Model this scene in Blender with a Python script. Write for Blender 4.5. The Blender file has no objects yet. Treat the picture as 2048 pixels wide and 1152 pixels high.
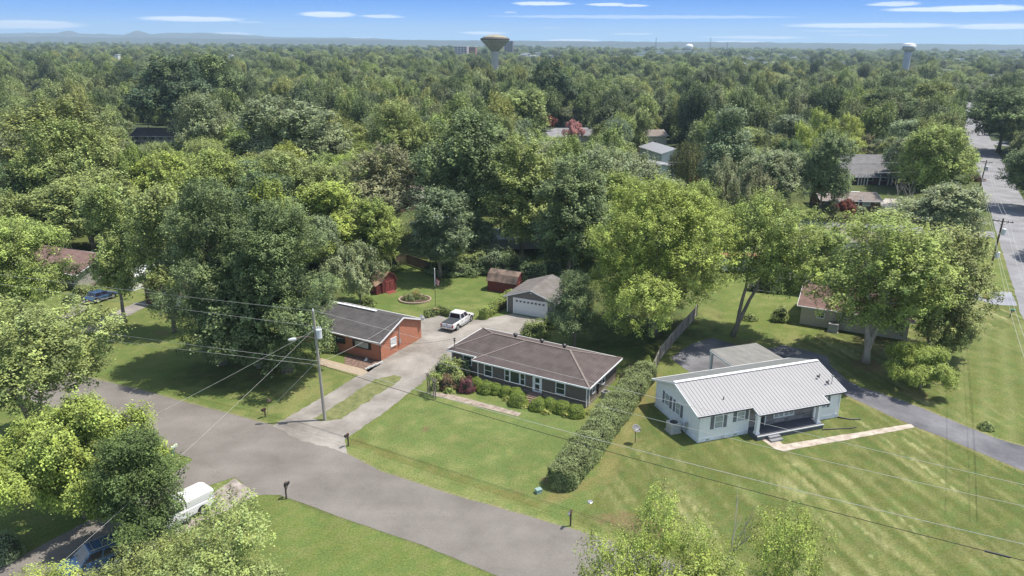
import bpy, math, random
import numpy as np
from mathutils import Vector
from mathutils.geometry import tessellate_polygon
sc = bpy.context.scene
R_ = math.radians
# ------------------------------------------------------------------ camera
FPX, CX, CY, H = 1500.0, 1024.0, 576.0, 36.0
PIT, ROLL = math.atan(494 / FPX), R_(0.45)
cam = bpy.data.cameras.new("camera"); camo = bpy.data.objects.new("camera", cam)
sc.collection.objects.link(camo); sc.camera = camo
cam.sensor_width = 36; cam.lens = 36 * FPX / 2048; cam.clip_start = 0.5; cam.clip_end = 40000
camo.location = (0, 0, H); camo.rotation_mode = 'XYZ'
from mathutils import Matrix
camo.matrix_world = Matrix.Translation((0, 0, H)) @ Matrix.Rotation(R_(90) - PIT, 4, 'X') @ Matrix.Rotation(ROLL, 4, 'Z')
# ------------------------------------------------------------------ exposure
sc.view_settings.view_transform = 'Standard'; sc.view_settings.look = 'None'
sc.view_settings.exposure = 0.66; sc.view_settings.gamma = 1.0
sc.cycles.max_bounces = 6; sc.cycles.transparent_max_bounces = 4; sc.cycles.diffuse_bounces = 3
sc.cycles.volume_bounces = 0; sc.cycles.transmission_bounces = 3; sc.cycles.glossy_bounces = 2
# ------------------------------------------------------------------ sun
SAZ, SEL = R_(9), R_(66)
sd = bpy.data.lights.new("sun", 'SUN'); sd.energy = 3.75; sd.angle = R_(0.53); sd.color = (1, 0.94, 0.835)
so = bpy.data.objects.new("sun", sd); sc.collection.objects.link(so)
sv = Vector((math.cos(SAZ) * math.cos(SEL), math.sin(SAZ) * math.cos(SEL), math.sin(SEL)))
so.rotation_euler = sv.to_track_quat('Z', 'Y').to_euler(); so.location = (60, 60, 150)

# ------------------------------------------------------------------ survey: photo pixel of a ground point -> metres
def ray(x, y):
    u = x - CX; v = -(y - CY); c, s = math.cos(ROLL), math.sin(ROLL)
    u2 = c * u - s * v; v2 = s * u + c * v
    return (u2, FPX * math.cos(PIT) + v2 * math.sin(PIT), -FPX * math.sin(PIT) + v2 * math.cos(PIT))
def g(x, y, z=0.0):
    d = ray(x, y); t = (z - H) / d[2]
    return (d[0] * t, d[1] * t)
def proj(X, Y, Z):
    c0 = Z - H
    fw = Y * math.cos(PIT) - c0 * math.sin(PIT); up = Y * math.sin(PIT) + c0 * math.cos(PIT)
    u2 = FPX * X / fw; v2 = FPX * up / fw; c, s = math.cos(ROLL), math.sin(ROLL)
    return CX + c * u2 + s * v2, CY + s * u2 - c * v2
def hgt(x, y, yt):
    X, Y = g(x, y); lo, hi = 0, 120
    for _ in range(50):
        m = (lo + hi) / 2
        if proj(X, Y, m)[1] > yt: lo = m
        else: hi = m
    return lo
def azd(x, D, z=0):           # point at ground distance D under photo column x (on the horizon)
    d = ray(x, 82 + (x - 1024) * .0079); k = D / d[1]
    return (d[0] * k, D)

# ------------------------------------------------------------------ world
w = bpy.data.worlds.new("World"); sc.world = w; w.use_nodes = True
nt = w.node_tree; nt.nodes.clear(); N = nt.nodes.new; L = nt.links.new
out = N('ShaderNodeOutputWorld'); bg = N('ShaderNodeBackground'); L(bg.outputs[0], out.inputs[0])
sky = N('ShaderNodeTexSky'); sky.sky_type = 'NISHITA'; sky.sun_disc = False
sky.sun_elevation = SEL; sky.sun_rotation = R_(90) - SAZ; sky.air_density = 1.0; sky.dust_density = 0.6; sky.ozone_density = 1.5
bg.inputs[1].default_value = 0.148
tc = N('ShaderNodeTexCoord')
nrm = N('ShaderNodeVectorMath'); nrm.operation = 'NORMALIZE'; L(tc.outputs['Generated'], nrm.inputs[0])
sep = N('ShaderNodeSeparateXYZ'); L(nrm.outputs[0], sep.inputs[0])
def M(op, a, b=None, c=None, tree=None, clamp=False):
    n = nt.nodes.new('ShaderNodeMath'); n.operation = op; n.use_clamp = clamp
    for i, v in enumerate((a, b, c)):
        if v is None: continue
        if isinstance(v, (int, float)): n.inputs[i].default_value = v
        else: nt.links.new(v, n.inputs[i])
    return n.outputs[0]
el = M('ARCSINE', sep.outputs[2]); az = M('ARCTAN2', sep.outputs[0], sep.outputs[1])
# low sky: clear blue paling towards the horizon (linear radiance before the strength)
ramp = N('ShaderNodeValToRGB'); L(M('MULTIPLY', el, 1 / R_(8)), ramp.inputs[0])
SKY = [(0, (1.9, 3.3, 5.0)), (.08, (1.45, 2.8, 4.9)), (.2, (.85, 2.1, 4.6)), (.36, (.42, 1.5, 4.2)), (1, (.3, 1.2, 3.6))]
e = ramp.color_ramp.elements
e[0].position, e[0].color = SKY[0][0], (*SKY[0][1], 1); e[1].position, e[1].color = SKY[-1][0], (*SKY[-1][1], 1)
for p, c in SKY[1:-1]:
    q = e.new(p); q.color = (*c, 1)
mix = N('ShaderNodeMix'); mix.data_type = 'RGBA'
L(M('SUBTRACT', 2.33, M('MULTIPLY', el, 1 / R_(3)), clamp=True), mix.inputs[0])
wrm = N('ShaderNodeVectorMath'); wrm.operation = 'MULTIPLY'; L(sky.outputs[0], wrm.inputs[0]); wrm.inputs[1].default_value = (1.24, 1.06, .89); L(wrm.outputs[0], mix.inputs[6]); L(ramp.outputs[0], mix.inputs[7])
# clouds: thin flat streaks low over the horizon (column, row, half width px, half height px, density)
CLD = [(55, 49, 85, 9, 1), (385, 38, 90, 6, 1), (655, 29, 55, 6.5, .95), (765, 33, 45, 4, .8), (465, 67, 35, 3, .7), (720, 77, 45, 2.6, .6),
       (967, 66, 48, 3.6, 1), (1085, 7, 60, 4.5, .95), (1215, 9, 38, 4, .9), (1270, 11, 28, 3, .8), (1280, 34, 300, 4, .45), (1145, 81, 55, 3.8, .95),
       (1265, 68, 45, 2, .7), (1850, 19, 70, 4.5, .9), (1955, 17, 85, 7, 1), (1790, 8, 40, 5, .8), (1745, 51, 150, 5.5, .95), (2000, 53, 75, 6, 1),
       (1510, 75, 100, 3.5, .8), (1475, 84, 55, 3.2, .95), (1725, 70, 60, 2, .45), (1100, 56, 20, 2, .35), (500, 44, 25, 2, .5), (1020, 25, 18, 2, .5), (1660, 62, 60, 1.6, .4)]
cv = N('ShaderNodeCombineXYZ'); L(M('MULTIPLY', az, 14), cv.inputs[0]); L(M('MULTIPLY', el, 160), cv.inputs[1])
nz = N('ShaderNodeTexNoise'); nz.inputs['Scale'].default_value = 3.2; nz.inputs['Detail'].default_value = 6; nz.inputs['Roughness'].default_value = .62
L(cv.outputs[0], nz.inputs['Vector'])
nv = M('SUBTRACT', nz.outputs[0], .5)
azn = M('ADD', az, M('MULTIPLY', nv, .03)); eln = M('ADD', el, M('MULTIPLY', nv, .0034))
tot = None
for (x, y, a, b, dn) in CLD:
    d = ray(x, y); l = math.sqrt(sum(k * k for k in d)); A0 = math.atan2(d[0], d[1]); E0 = math.asin(d[2] / l)
    dx = M('MULTIPLY', M('SUBTRACT', azn, A0), FPX / a / .98); dy = M('MULTIPLY', M('SUBTRACT', eln, E0), FPX / b / .8)
    rr = M('ADD', M('MULTIPLY', dx, dx), M('MULTIPLY', dy, dy))
    m = M('MULTIPLY', M('MULTIPLY', M('SUBTRACT', 1.15, rr, clamp=True), 1.5, clamp=True), dn)
    tot = m if tot is None else M('MAXIMUM', tot, m)
cm = N('ShaderNodeMix'); cm.data_type = 'RGBA'; L(M('MULTIPLY', tot, .8), cm.inputs[0])
L(mix.outputs[2], cm.inputs[6]); cm.inputs[7].default_value = (5.0, 5.3, 6.2, 1)
L(cm.outputs[2], bg.inputs[0])

# ------------------------------------------------------------------ helpers
LINK = sc.collection.objects.link
def tag(o, label=None, cat=None, group=None, kind=None):
    if label: o["label"] = label
    if cat: o["category"] = cat
    if group: o["group"] = group
    if kind: o["kind"] = kind
    return o
def empty(name, loc, rz=0, label=None, cat=None, group=None):
    o = bpy.data.objects.new(name, None); LINK(o); o.location = (loc[0], loc[1], loc[2] if len(loc) > 2 else 0)
    o.rotation_euler = (0, 0, rz); o.empty_display_size = .3
    return tag(o, label, cat, group)
def np_mesh(name, V, F, smooth=False):
    V = np.asarray(V, 'f4'); me = bpy.data.meshes.new(name)
    F = np.asarray(F, 'i4'); k = F.shape[1]
    me.vertices.add(len(V)); me.vertices.foreach_set('co', V.ravel())
    me.loops.add(F.size); me.loops.foreach_set('vertex_index', F.ravel())
    me.polygons.add(len(F)); me.polygons.foreach_set('loop_start', np.arange(0, F.size, k, dtype='i4'))
    me.polygons.foreach_set('loop_total', np.full(len(F), k, 'i4'))
    if smooth: me.polygons.foreach_set('use_smooth', np.ones(len(F), bool))
    me.update(calc_edges=True); return me
class MB:
    def __init__(s): s.v = []; s.f = []
    def add(s, vs, fs):
        n = len(s.v); s.v += [tuple(p) for p in vs]; s.f += [tuple(i + n for i in f) for f in fs]; return s
    def box(s, x0, x1, y0, y1, z0, z1, rz=0, c=None):
        vs = [(x0, y0, z0), (x1, y0, z0), (x1, y1, z0), (x0, y1, z0), (x0, y0, z1), (x1, y0, z1), (x1, y1, z1), (x0, y1, z1)]
        if rz or c:
            c = c or (0, 0); ca, sa = math.cos(rz), math.sin(rz)
            vs = [(c[0] + x * ca - y * sa, c[1] + x * sa + y * ca, z) for x, y, z in vs]
        return s.add(vs, [(0, 3, 2, 1), (4, 5, 6, 7), (0, 1, 5, 4), (1, 2, 6, 5), (2, 3, 7, 6), (3, 0, 4, 7)])
    def beam(s, a, b, wd, ht):
        a = Vector(a); b = Vector(b); d = (b - a).normalized(); sd_ = d.cross(Vector((0, 0, 1)))
        if sd_.length < 1e-4: sd_ = Vector((1, 0, 0))
        sd_.normalize(); up = sd_.cross(d).normalized(); vs = []
        for p in (a, b):
            for i, j in ((-1, -1), (1, -1), (1, 1), (-1, 1)): vs.append(p + sd_ * (i * wd / 2) + up * (j * ht / 2))
        return s.add(vs, [(0, 1, 2, 3), (7, 6, 5, 4), (0, 4, 5, 1), (1, 5, 6, 2), (2, 6, 7, 3), (3, 7, 4, 0)])
    def tube(s, pts, rad, n=8, cap=True):
        pts = [Vector(p) for p in pts]
        if not isinstance(rad, (list, tuple)): rad = [rad] * len(pts)
        vs = []; fs = []; pu = None
        for i, p in enumerate(pts):
            d = (pts[min(i + 1, len(pts) - 1)] - pts[max(i - 1, 0)]).normalized()
            u = d.cross(Vector((0, 0, 1)) if abs(d.z) < .95 else Vector((1, 0, 0)))
            if pu is not None: u = pu - d * pu.dot(d)
            u.normalize(); pu = u; v = d.cross(u)
            for k in range(n):
                a = 2 * math.pi * k / n; vs.append(p + (u * math.cos(a) + v * math.sin(a)) * rad[i])
        for i in range(len(pts) - 1):
            for k in range(n):
                k2 = (k + 1) % n; fs.append((i * n + k, i * n + k2, (i + 1) * n + k2, (i + 1) * n + k))
        if cap:
            fs.append(tuple(range(n))[::-1]); fs.append(tuple((len(pts) - 1) * n + k for k in range(n)))
        return s.add(vs, fs)
    def lathe(s, prof, n=20, c=(0, 0, 0)):
        vs = []; fs = []
        for r, z in prof:
            for k in range(n):
                a = 2 * math.pi * k / n; vs.append((c[0] + r * math.cos(a), c[1] + r * math.sin(a), c[2] + z))
        for i in range(len(prof) - 1):
            for k in range(n):
                k2 = (k + 1) % n; fs.append((i * n + k, i * n + k2, (i + 1) * n + k2, (i + 1) * n + k))
        fs.append(tuple(range(n))[::-1]); fs.append(tuple((len(prof) - 1) * n + k for k in range(n)))
        return s.add(vs, fs)
    def prism(s, poly, z0, z1):
        n = len(poly); vs = [(x, y, z0) for x, y in poly] + [(x, y, z1) for x, y in poly]
        return s.add(vs, [tuple(range(n))[::-1], tuple(range(n, 2 * n))] + [(i, (i + 1) % n, n + (i + 1) % n, n + i) for i in range(n)])
    def extr(s, prof, a0, a1, axis='y'):          # profile (p, z) swept along an axis
        n = len(prof)
        P = (lambda p, z, a: (p, a, z)) if axis == 'y' else (lambda p, z, a: (a, p, z))
        vs = [P(p, z, a0) for p, z in prof] + [P(p, z, a1) for p, z in prof]
        return s.add(vs, [tuple(range(n)), tuple(range(n, 2 * n))[::-1]] + [(i, n + i, n + (i + 1) % n, (i + 1) % n) for i in range(n)])
    def slab(s, faces, t):                        # roof planes given by their top outline, thickness t straight down
        key = {}; vs = []
        def k(p):
            q = tuple(round(c, 3) for c in p)
            if q not in key: key[q] = len(vs); vs.append(q)
            return key[q]
        F = [[k(p) for p in f] for f in faces]; n = len(vs); edges = {}
        for f in F:
            for i in range(len(f)):
                a, b = f[i], f[(i + 1) % len(f)]; edges[(a, b)] = 1
        fs = [tuple(f) for f in F] + [tuple(i + n for i in f[::-1]) for f in F]
        for (a, b) in edges:
            if (b, a) not in edges: fs.append((b, a, a + n, b + n))
        return s.add(vs + [(x, y, z - t) for x, y, z in vs], fs)
    def build(s, name, m, parent=None, smooth=False):
        me = bpy.data.meshes.new(name); me.from_pydata(s.v, [], s.f)
        if smooth:
            me.polygons.foreach_set('use_smooth', [True] * len(me.polygons))
        me.update(); o = bpy.data.objects.new(name, me); LINK(o)
        if m: me.materials.append(m)
        if parent: o.parent = parent
        return o
def link_mesh(name, me, m=None, parent=None, loc=None):
    o = bpy.data.objects.new(name, me); LINK(o)
    if m and not me.materials: me.materials.append(m)
    if parent: o.parent = parent
    if loc: o.location = loc
    return o
def copy_tree(o, parent=None):
    c = o.copy(); LINK(c); c.parent = parent
    for ch in list(o.children): copy_tree(ch, c)
    return c

# ------------------------------------------------------------------ materials
MATS = {}
def mat(name, col, rough=.7, var=.15, scale=3., bump=0., bscale=30., metal=0., spec=.5, col2=None, stretch=(1, 1, 1), world=False, detail=5):
    if name in MATS: return MATS[name]
    m = bpy.data.materials.new(name); m.use_nodes = True; t = m.node_tree; b = t.nodes['Principled BSDF']
    n = t.nodes.new; l = t.links.new
    b.inputs['Roughness'].default_value = rough; b.inputs['Metallic'].default_value = metal; b.inputs['Specular IOR Level'].default_value = spec
    c = n('ShaderNodeTexCoord'); mp = n('ShaderNodeMapping'); mp.inputs['Scale'].default_value = stretch
    if world:
        ge = n('ShaderNodeNewGeometry'); l(ge.outputs['Position'], mp.inputs[0])
    else: l(c.outputs['Object'], mp.inputs[0])
    z = n('ShaderNodeTexNoise'); z.inputs['Scale'].default_value = scale; z.inputs['Detail'].default_value = detail; z.inputs['Roughness'].default_value = .6
    l(mp.outputs[0], z.inputs['Vector'])
    r = n('ShaderNodeValToRGB'); l(z.outputs[0], r.inputs[0]); r.color_ramp.elements[0].position = .3; r.color_ramp.elements[1].position = .7
    a = tuple(max(0, k * (1 - var)) for k in col); d = tuple(min(1, k * (1 + var)) for k in (col2 or col))
    r.color_ramp.elements[0].color = (*a, 1); r.color_ramp.elements[1].color = (*d, 1)
    l(r.outputs[0], b.inputs['Base Color'])
    if bump:
        z2 = n('ShaderNodeTexNoise'); z2.inputs['Scale'].default_value = bscale; z2.inputs['Detail'].default_value = 4; l(mp.outputs[0], z2.inputs['Vector'])
        bp = n('ShaderNodeBump'); bp.inputs['Strength'].default_value = bump; bp.inputs['Distance'].default_value = .03
        l(z2.outputs[0], bp.inputs['Height']); l(bp.outputs[0], b.inputs['Normal'])
    m['ramp'] = r.name; MATS[name] = m; return m
def banded(name, col, line, period, axis='z', wd=.12, rough=.8, var=.15, scale=2., jit=0.):
    """boards, courses or ribs: thin lines across one object axis"""
    if name in MATS: return MATS[name]
    m = mat(name, col, rough, var, scale); t = m.node_tree; n = t.nodes.new; l = t.links.new; b = t.nodes['Principled BSDF']
    c = n('ShaderNodeTexCoord'); s_ = n('ShaderNodeSeparateXYZ'); l(c.outputs['Object'], s_.inputs[0])
    def mm(op, a, bb=None):
        q = n('ShaderNodeMath'); q.operation = op
        for i, v in enumerate((a, bb)):
            if v is None: continue
            if isinstance(v, (int, float)): q.inputs[i].default_value = v
            else: l(v, q.inputs[i])
        return q.outputs[0]
    v = {'x': s_.outputs[0], 'y': s_.outputs[1], 'z': s_.outputs[2]}.get(axis)
    if axis == 'xy': v = mm('ADD', s_.outputs[0], s_.outputs[1])
    fr = mm('FRACT', mm('MULTIPLY', v, 1 / period)); ln = mm('LESS_THAN', fr, wd)
    mx = n('ShaderNodeMix'); mx.data_type = 'RGBA'; l(ln, mx.inputs[0]); l(t.nodes[m['ramp']].outputs[0], mx.inputs[6]); mx.inputs[7].default_value = (*line, 1)
    src = mx.outputs[2]
    if jit:
        wn = n('ShaderNodeTexWhiteNoise'); wn.noise_dimensions = '1D'; l(mm('FLOOR', mm('MULTIPLY', v, 1 / period)), wn.inputs['W'])
        m2 = n('ShaderNodeMix'); m2.data_type = 'RGBA'; m2.blend_type = 'MULTIPLY'; m2.inputs[0].default_value = 1
        cb = n('ShaderNodeCombineColor'); vv = mm('ADD', mm('MULTIPLY', wn.outputs[0], jit), 1 - jit / 2)
        for i in range(3): l(vv, cb.inputs[i])
        l(src, m2.inputs[6]); l(cb.outputs[0], m2.inputs[7]); src = m2.outputs[2]
    l(src, b.inputs['Base Color']); return m
def brick(name, c1, c2, mortar, sx=.23, sz=.075, rough=.85, msize=.012):
    if name in MATS: return MATS[name]
    m = mat(name, c1, rough, .2, 1.5); t = m.node_tree; n = t.nodes.new; l = t.links.new; b = t.nodes['Principled BSDF']
    c = n('ShaderNodeTexCoord'); s_ = n('ShaderNodeSeparateXYZ'); l(c.outputs['Object'], s_.inputs[0])
    ad = n('ShaderNodeMath'); ad.operation = 'ADD'; l(s_.outputs[0], ad.inputs[0]); l(s_.outputs[1], ad.inputs[1])
    cb = n('ShaderNodeCombineXYZ'); l(ad.outputs[0], cb.inputs[0]); l(s_.outputs[2], cb.inputs[1])
    br = n('ShaderNodeTexBrick'); l(cb.outputs[0], br.inputs['Vector']); br.inputs['Scale'].default_value = 1
    br.inputs['Brick Width'].default_value = sx; br.inputs['Row Height'].default_value = sz; br.inputs['Mortar Size'].default_value = msize
    br.inputs['Color1'].default_value = (*c1, 1); br.inputs['Color2'].default_value = (*c2, 1); br.inputs['Mortar'].default_value = (*mortar, 1)
    m2 = n('ShaderNodeMix'); m2.data_type = 'RGBA'; m2.blend_type = 'OVERLAY'; m2.inputs[0].default_value = .35
    l(br.outputs[0], m2.inputs[6]); l(t.nodes[m['ramp']].outputs[0], m2.inputs[7]); l(m2.outputs[2], b.inputs['Base Color'])
    return m
def shingle(name, col, col2):
    m = banded(name, col, tuple(k * .62 for k in col), .075, 'z', .16, .95, .14, 1.0, .1)
    r = m.node_tree.nodes[m['ramp']]; r.color_ramp.elements[1].color = (*col2, 1)
    return m
white = mat('white paint', (.78, .79, .8), .5, .06, 2)
trimw = mat('white trim', (.8, .81, .82), .45, .03, 2)
glass = mat('window glass', (.035, .05, .055), .08, .5, 1.2, spec=.8)
curtain = mat('window with blinds', (.34, .37, .37), .25, .15, 6, spec=.7)
metalg = mat('galvanised metal', (.42, .44, .46), .4, .12, 3, metal=.6)
dark = mat('dark plastic', (.03, .03, .035), .45, .2)
black = mat('black paint', (.018, .018, .02), .5, .2)
woodp = mat('pole wood light', (.33, .31, .27), .85, .2, 2, .3, stretch=(4, 4, .4))
woodd = mat('pole wood dark', (.075, .055, .04), .85, .25, 2, .3, stretch=(4, 4, .4))
concrete = mat('concrete', (.42, .39, .35), .9, .12, .6)
barkm = mat('bark', (.22, .19, .155), .9, .35, 3, .5, 12, stretch=(2, 2, .5))
barkl = mat('bark pale', (.36, .33, .28), .9, .3, 3, .5, 12, stretch=(2, 2, .5))

# ------------------------------------------------------------------ ground
rng = np.random.default_rng(7)
GR = rng.random((256, 256))
def vn(x, y):
    xi = np.floor(x).astype(int); yi = np.floor(y).astype(int); fx = x - xi; fy = y - yi
    fx = fx * fx * (3 - 2 * fx); fy = fy * fy * (3 - 2 * fy); a = GR[xi % 256, yi % 256]; b = GR[(xi + 1) % 256, yi % 256]
    c = GR[xi % 256, (yi + 1) % 256]; d = GR[(xi + 1) % 256, (yi + 1) % 256]
    return (a * (1 - fx) + b * fx) * (1 - fy) + (c * (1 - fx) + d * fx) * fy
def fbm(x, y, o=4):
    t = 0; a = .5; s = 0
    for i in range(o): t = t + a * vn(x * 2 ** i + 17 * i, y * 2 ** i + 31 * i); s += a; a *= .55
    return t / s
def inpoly(X, Y, P):
    r = np.zeros(X.shape, bool); n = len(P)
    for i in range(n):
        x1, y1 = P[i]; x2, y2 = P[(i + 1) % n]
        c = ((y1 > Y) != (y2 > Y)) & (X < (x2 - x1) * (Y - y1) / (y2 - y1 + 1e-12) + x1); r ^= c
    return r
def GP(*pts): return [g(*p) for p in pts]
def lines(a, b, s0, far):
    c = list(np.arange(a, b + .01, s0)); st = s0; lo = a; hi = b; L1 = []; L2 = []
    while lo > -far or hi < far:
        st *= 1.35; lo -= st; hi += st; L1.append(lo); L2.append(hi)
    return np.array(L1[::-1] + c + L2)
gx = lines(-75, 100, .3, 11500); gy = lines(34, 160, .3, 11500)
GX, GY = np.meshgrid(gx, gy, indexing='ij')
C = np.zeros(GX.shape + (3,))
n1 = fbm(GX / 7, GY / 7); n2 = fbm(GX / 1.6 + 9, GY / 1.6); n3 = fbm(GX / 26 + 3, GY / 26 + 5)
green = np.array((.145, .175, .056)); tan = np.array((.265, .24, .11)); dk = np.array((.095, .145, .05)); soil = np.array((.19, .125, .08)); forest = np.array((.075, .085, .035))
def sm(x, a, b): return np.clip((x - a) / (b - a), 0, 1) ** 2 * (3 - 2 * np.clip((x - a) / (b - a), 0, 1))
def lerp(c, t): 
    global C
    C += (np.array(c) - C) * t[..., None]
C[:] = green
lerp(tan, .55 * sm(n1 * .6 + n3 * .4, .5, .72)); lerp(dk, .5 * sm(n2, .5, .8))
# mown stripes and drier grass on the right-hand lawn
RL = GP((1290, 775), (1600, 690), (1700, 560), (2048, 560), (2300, 1000), (2400, 1400), (900, 1400), (1130, 1060), (1220, 960))
mR = inpoly(GX, GY, RL)
lerp((.11, .122, .036), .9 * mR)
d1 = np.array(g(1640, 1010)) - np.array(g(1520, 900)); d1 /= np.linalg.norm(d1); d2 = np.array((-d1[1], d1[0]))
U = GX * d1[0] + GY * d1[1]; Vv = GX * d2[0] + GY * d2[1]
st = fbm(U / 6, Vv / .55 + 3, 3); per = .5 + .5 * np.sin(Vv * 2 * math.pi / 1.9 + 1.5 * n1)
patch = sm(fbm(U / 9 + 40, Vv / 4.5), .44, .62)
lerp((.31, .30, .155), mR * sm(st, .54, .74) * (.35 + patch))
lerp((.235, .23, .10), mR * .6 * per * (.3 + patch))
lerp((.095, .125, .035), mR * .5 * sm(1 - st, .5, .75))
# far right lawn strips near the street
d3 = np.array(g(1930, 1100)) - np.array(g(1935, 850)); d3 /= np.linalg.norm(d3)
V3 = -GX * d3[1] + GY * d3[0]
mS = inpoly(GX, GY, GP((1880, 700), (2060, 640), (2300, 1000), (2000, 880), (1880, 835)))
lerp((.14, .165, .05), .6 * mS); lerp((.26, .26, .13), mS * .35 * (.5 + .5 * np.sin(V3 * 2 * math.pi / 2.2)))
# greener front and back lawns
for P, col, a in ((GP((690, 900), (850, 770), (1080, 830), (1170, 840), (1090, 960), (1060, 1040)), (.15, .188, .066), .8),
                  (GP((690, 610), (800, 530), (990, 560), (1030, 600), (960, 640), (840, 640)), (.135, .182, .055), .9),
                  (GP((180, 745), (300, 640), (400, 660), (600, 830), (540, 850)), (.14, .17, .054), .7),
                  (GP((480, 1000), (560, 985), (1000, 1160), (500, 1160)), (.15, .185, .055), .6),
                  (GP((1440, 560), (1600, 560), (1640, 670), (1450, 680)), (.15, .185, .052), .8),
                  (GP((1990, 470), (1940, 470), (1960, 580), (2020, 580)), (.15, .195, .055), .8)):
    lerp(col, a * inpoly(GX, GY, P).astype(float))
lerp(tan, .4 * sm(n2 * .5 + n1 * .5, .52, .68) * ~mR)
# woods floor beyond the gardens
FL = inpoly(GX, GY, GP((-900, 470), (0, 470), (420, 560), (690, 600), (700, 545), (800, 505), (990, 520), (1110, 560), (1200, 700), (1300, 690), (1420, 560), (1440, 500), (1900, 470), (2300, 430), (4000, 300), (3000, 110), (1024, 95), (-1400, 110)))
lerp(forest, .8 * FL.astype(float) * (.6 + .4 * sm(n1, .35, .6)))
for (px, py, r, c, a) in ((850, 857, .45, soil, .9), (905, 875, .9, tan, .4), (1015, 985, 1, tan, .3), (1250, 1040, 1.6, soil, .8), (1205, 1035, 1.0, soil, .7), (1300, 1060, 1.6, soil, .6),
                       (1740, 735, 2.2, soil, .8), (1480, 685, 2, soil, .6), (1830, 790, 1.3, soil, .6), (1300, 800, 1.1, soil, .5), (1095, 960, .8, soil, .7), (1270, 880, .5, soil, .5), (1940, 1100, 2, soil, .1),
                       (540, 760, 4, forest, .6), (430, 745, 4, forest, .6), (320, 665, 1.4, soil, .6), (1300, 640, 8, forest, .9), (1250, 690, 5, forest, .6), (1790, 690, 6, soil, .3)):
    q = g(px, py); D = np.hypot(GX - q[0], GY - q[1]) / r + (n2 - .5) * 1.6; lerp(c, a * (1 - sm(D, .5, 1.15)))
def along(pts, wd, c, a, nn=.6):
    P = GP(*pts); D = np.full(GX.shape, 1e9)
    for i in range(len(P) - 1):
        ax, ay = P[i]; bx, by = P[i + 1]; dx, dy = bx - ax, by - ay; t = np.clip(((GX - ax) * dx + (GY - ay) * dy) / (dx * dx + dy * dy), 0, 1)
        D = np.minimum(D, np.hypot(GX - ax - t * dx, GY - ay - t * dy))
    lerp(c, a * (1 - sm(D / wd + (n2 - .5) * nn, .4, 1.1)))
along([(715, 885), (790, 915), (900, 950), (1000, 985), (1070, 1010)], .8, (.16, .13, .045), .55, 1.5)
along([(705, 900), (780, 930), (900, 970), (1060, 1032), (1217, 1078)], 1.0, (.24, .25, .1), .5)
along([(1100, 1000), (1200, 960), (1300, 780), (1310, 750)], .9, (.24, .19, .09), .65, 1.2)
along([(690, 905), (760, 942), (900, 988), (1062, 1034), (1217, 1080), (1500, 1170)], .22, (.33, .27, .2), .7, 1.4)
along([(165, 752), (300, 785), (400, 812), (500, 838), (545, 851)], .35, (.3, .27, .17), .7, 1.4)
along([(560, 990), (700, 1040), (850, 1090), (1010, 1156)], .3, (.1, .1, .05), .7, 1)
for P in ([(2048, 943), (1960, 905), (1900, 880), (1827, 852), (1745, 815), (1695, 795)], [(2048, 893), (1990, 876), (1920, 848), (1840, 815), (1770, 790), (1720, 775)]):
    along(P, .3, (.36, .29, .17), .6, 1)
n4 = fbm(GX / .7 + 5, GY / .7 + 50, 3); lerp(dk, .45 * sm(n4, .52, .66)); lerp((.22, .22, .10), .35 * sm(1 - n4, .5, .66) * (np.hypot(GX, GY) < 180)); C *= np.array([.86, .90, .78]) * (.68 + .36 * n2 + .26 * n4)[..., None]
far_ = sm(np.hypot(GX, GY), 180, 320); lerp((.06, .08, .045), far_ * .8)
nx, ny = GX.shape
V = np.stack([GX, GY, np.zeros_like(GX)], -1).reshape(-1, 3)
idx = np.arange(nx * ny).reshape(nx, ny)
F = np.stack([idx[:-1, :-1], idx[1:, :-1], idx[1:, 1:], idx[:-1, 1:]], -1).reshape(-1, 4)
gme = np_mesh('ground', V, F)
ca = gme.attributes.new('tone', 'FLOAT_COLOR', 'POINT'); ca.data.foreach_set('color', np.concatenate([C.reshape(-1, 3), np.ones((nx * ny, 1))], 1).astype('f4').ravel())
gm = bpy.data.materials.new('mown grass'); gm.use_nodes = True; t = gm.node_tree; b = t.nodes['Principled BSDF']; b.inputs['Roughness'].default_value = .95; b.inputs['Specular IOR Level'].default_value = .15
at = t.nodes.new('ShaderNodeAttribute'); at.attribute_name = 'tone'
ge = t.nodes.new('ShaderNodeNewGeometry'); z = t.nodes.new('ShaderNodeTexNoise'); z.inputs['Scale'].default_value = 6; z.inputs['Detail'].default_value = 6; z.inputs['Roughness'].default_value = .75
t.links.new(ge.outputs['Position'], z.inputs['Vector'])
r = t.nodes.new('ShaderNodeMapRange'); r.inputs['From Min'].default_value = .3; r.inputs['From Max'].default_value = .7; r.inputs['To Min'].default_value = .55; r.inputs['To Max'].default_value = 1.5
t.links.new(z.outputs[0], r.inputs[0]); vm = t.nodes.new('ShaderNodeVectorMath'); vm.operation = 'SCALE'; t.links.new(at.outputs[0], vm.inputs[0]); t.links.new(r.outputs[0], vm.inputs['Scale'])
t.links.new(vm.outputs[0], b.inputs['Base Color'])
bp = t.nodes.new('ShaderNodeBump'); bp.inputs['Strength'].default_value = .6; bp.inputs['Distance'].default_value = .08; t.links.new(z.outputs[0], bp.inputs['Height']); t.links.new(bp.outputs[0], b.inputs['Normal'])
gme.materials.append(gm); tag(link_mesh('ground', gme), kind='structure')

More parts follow.
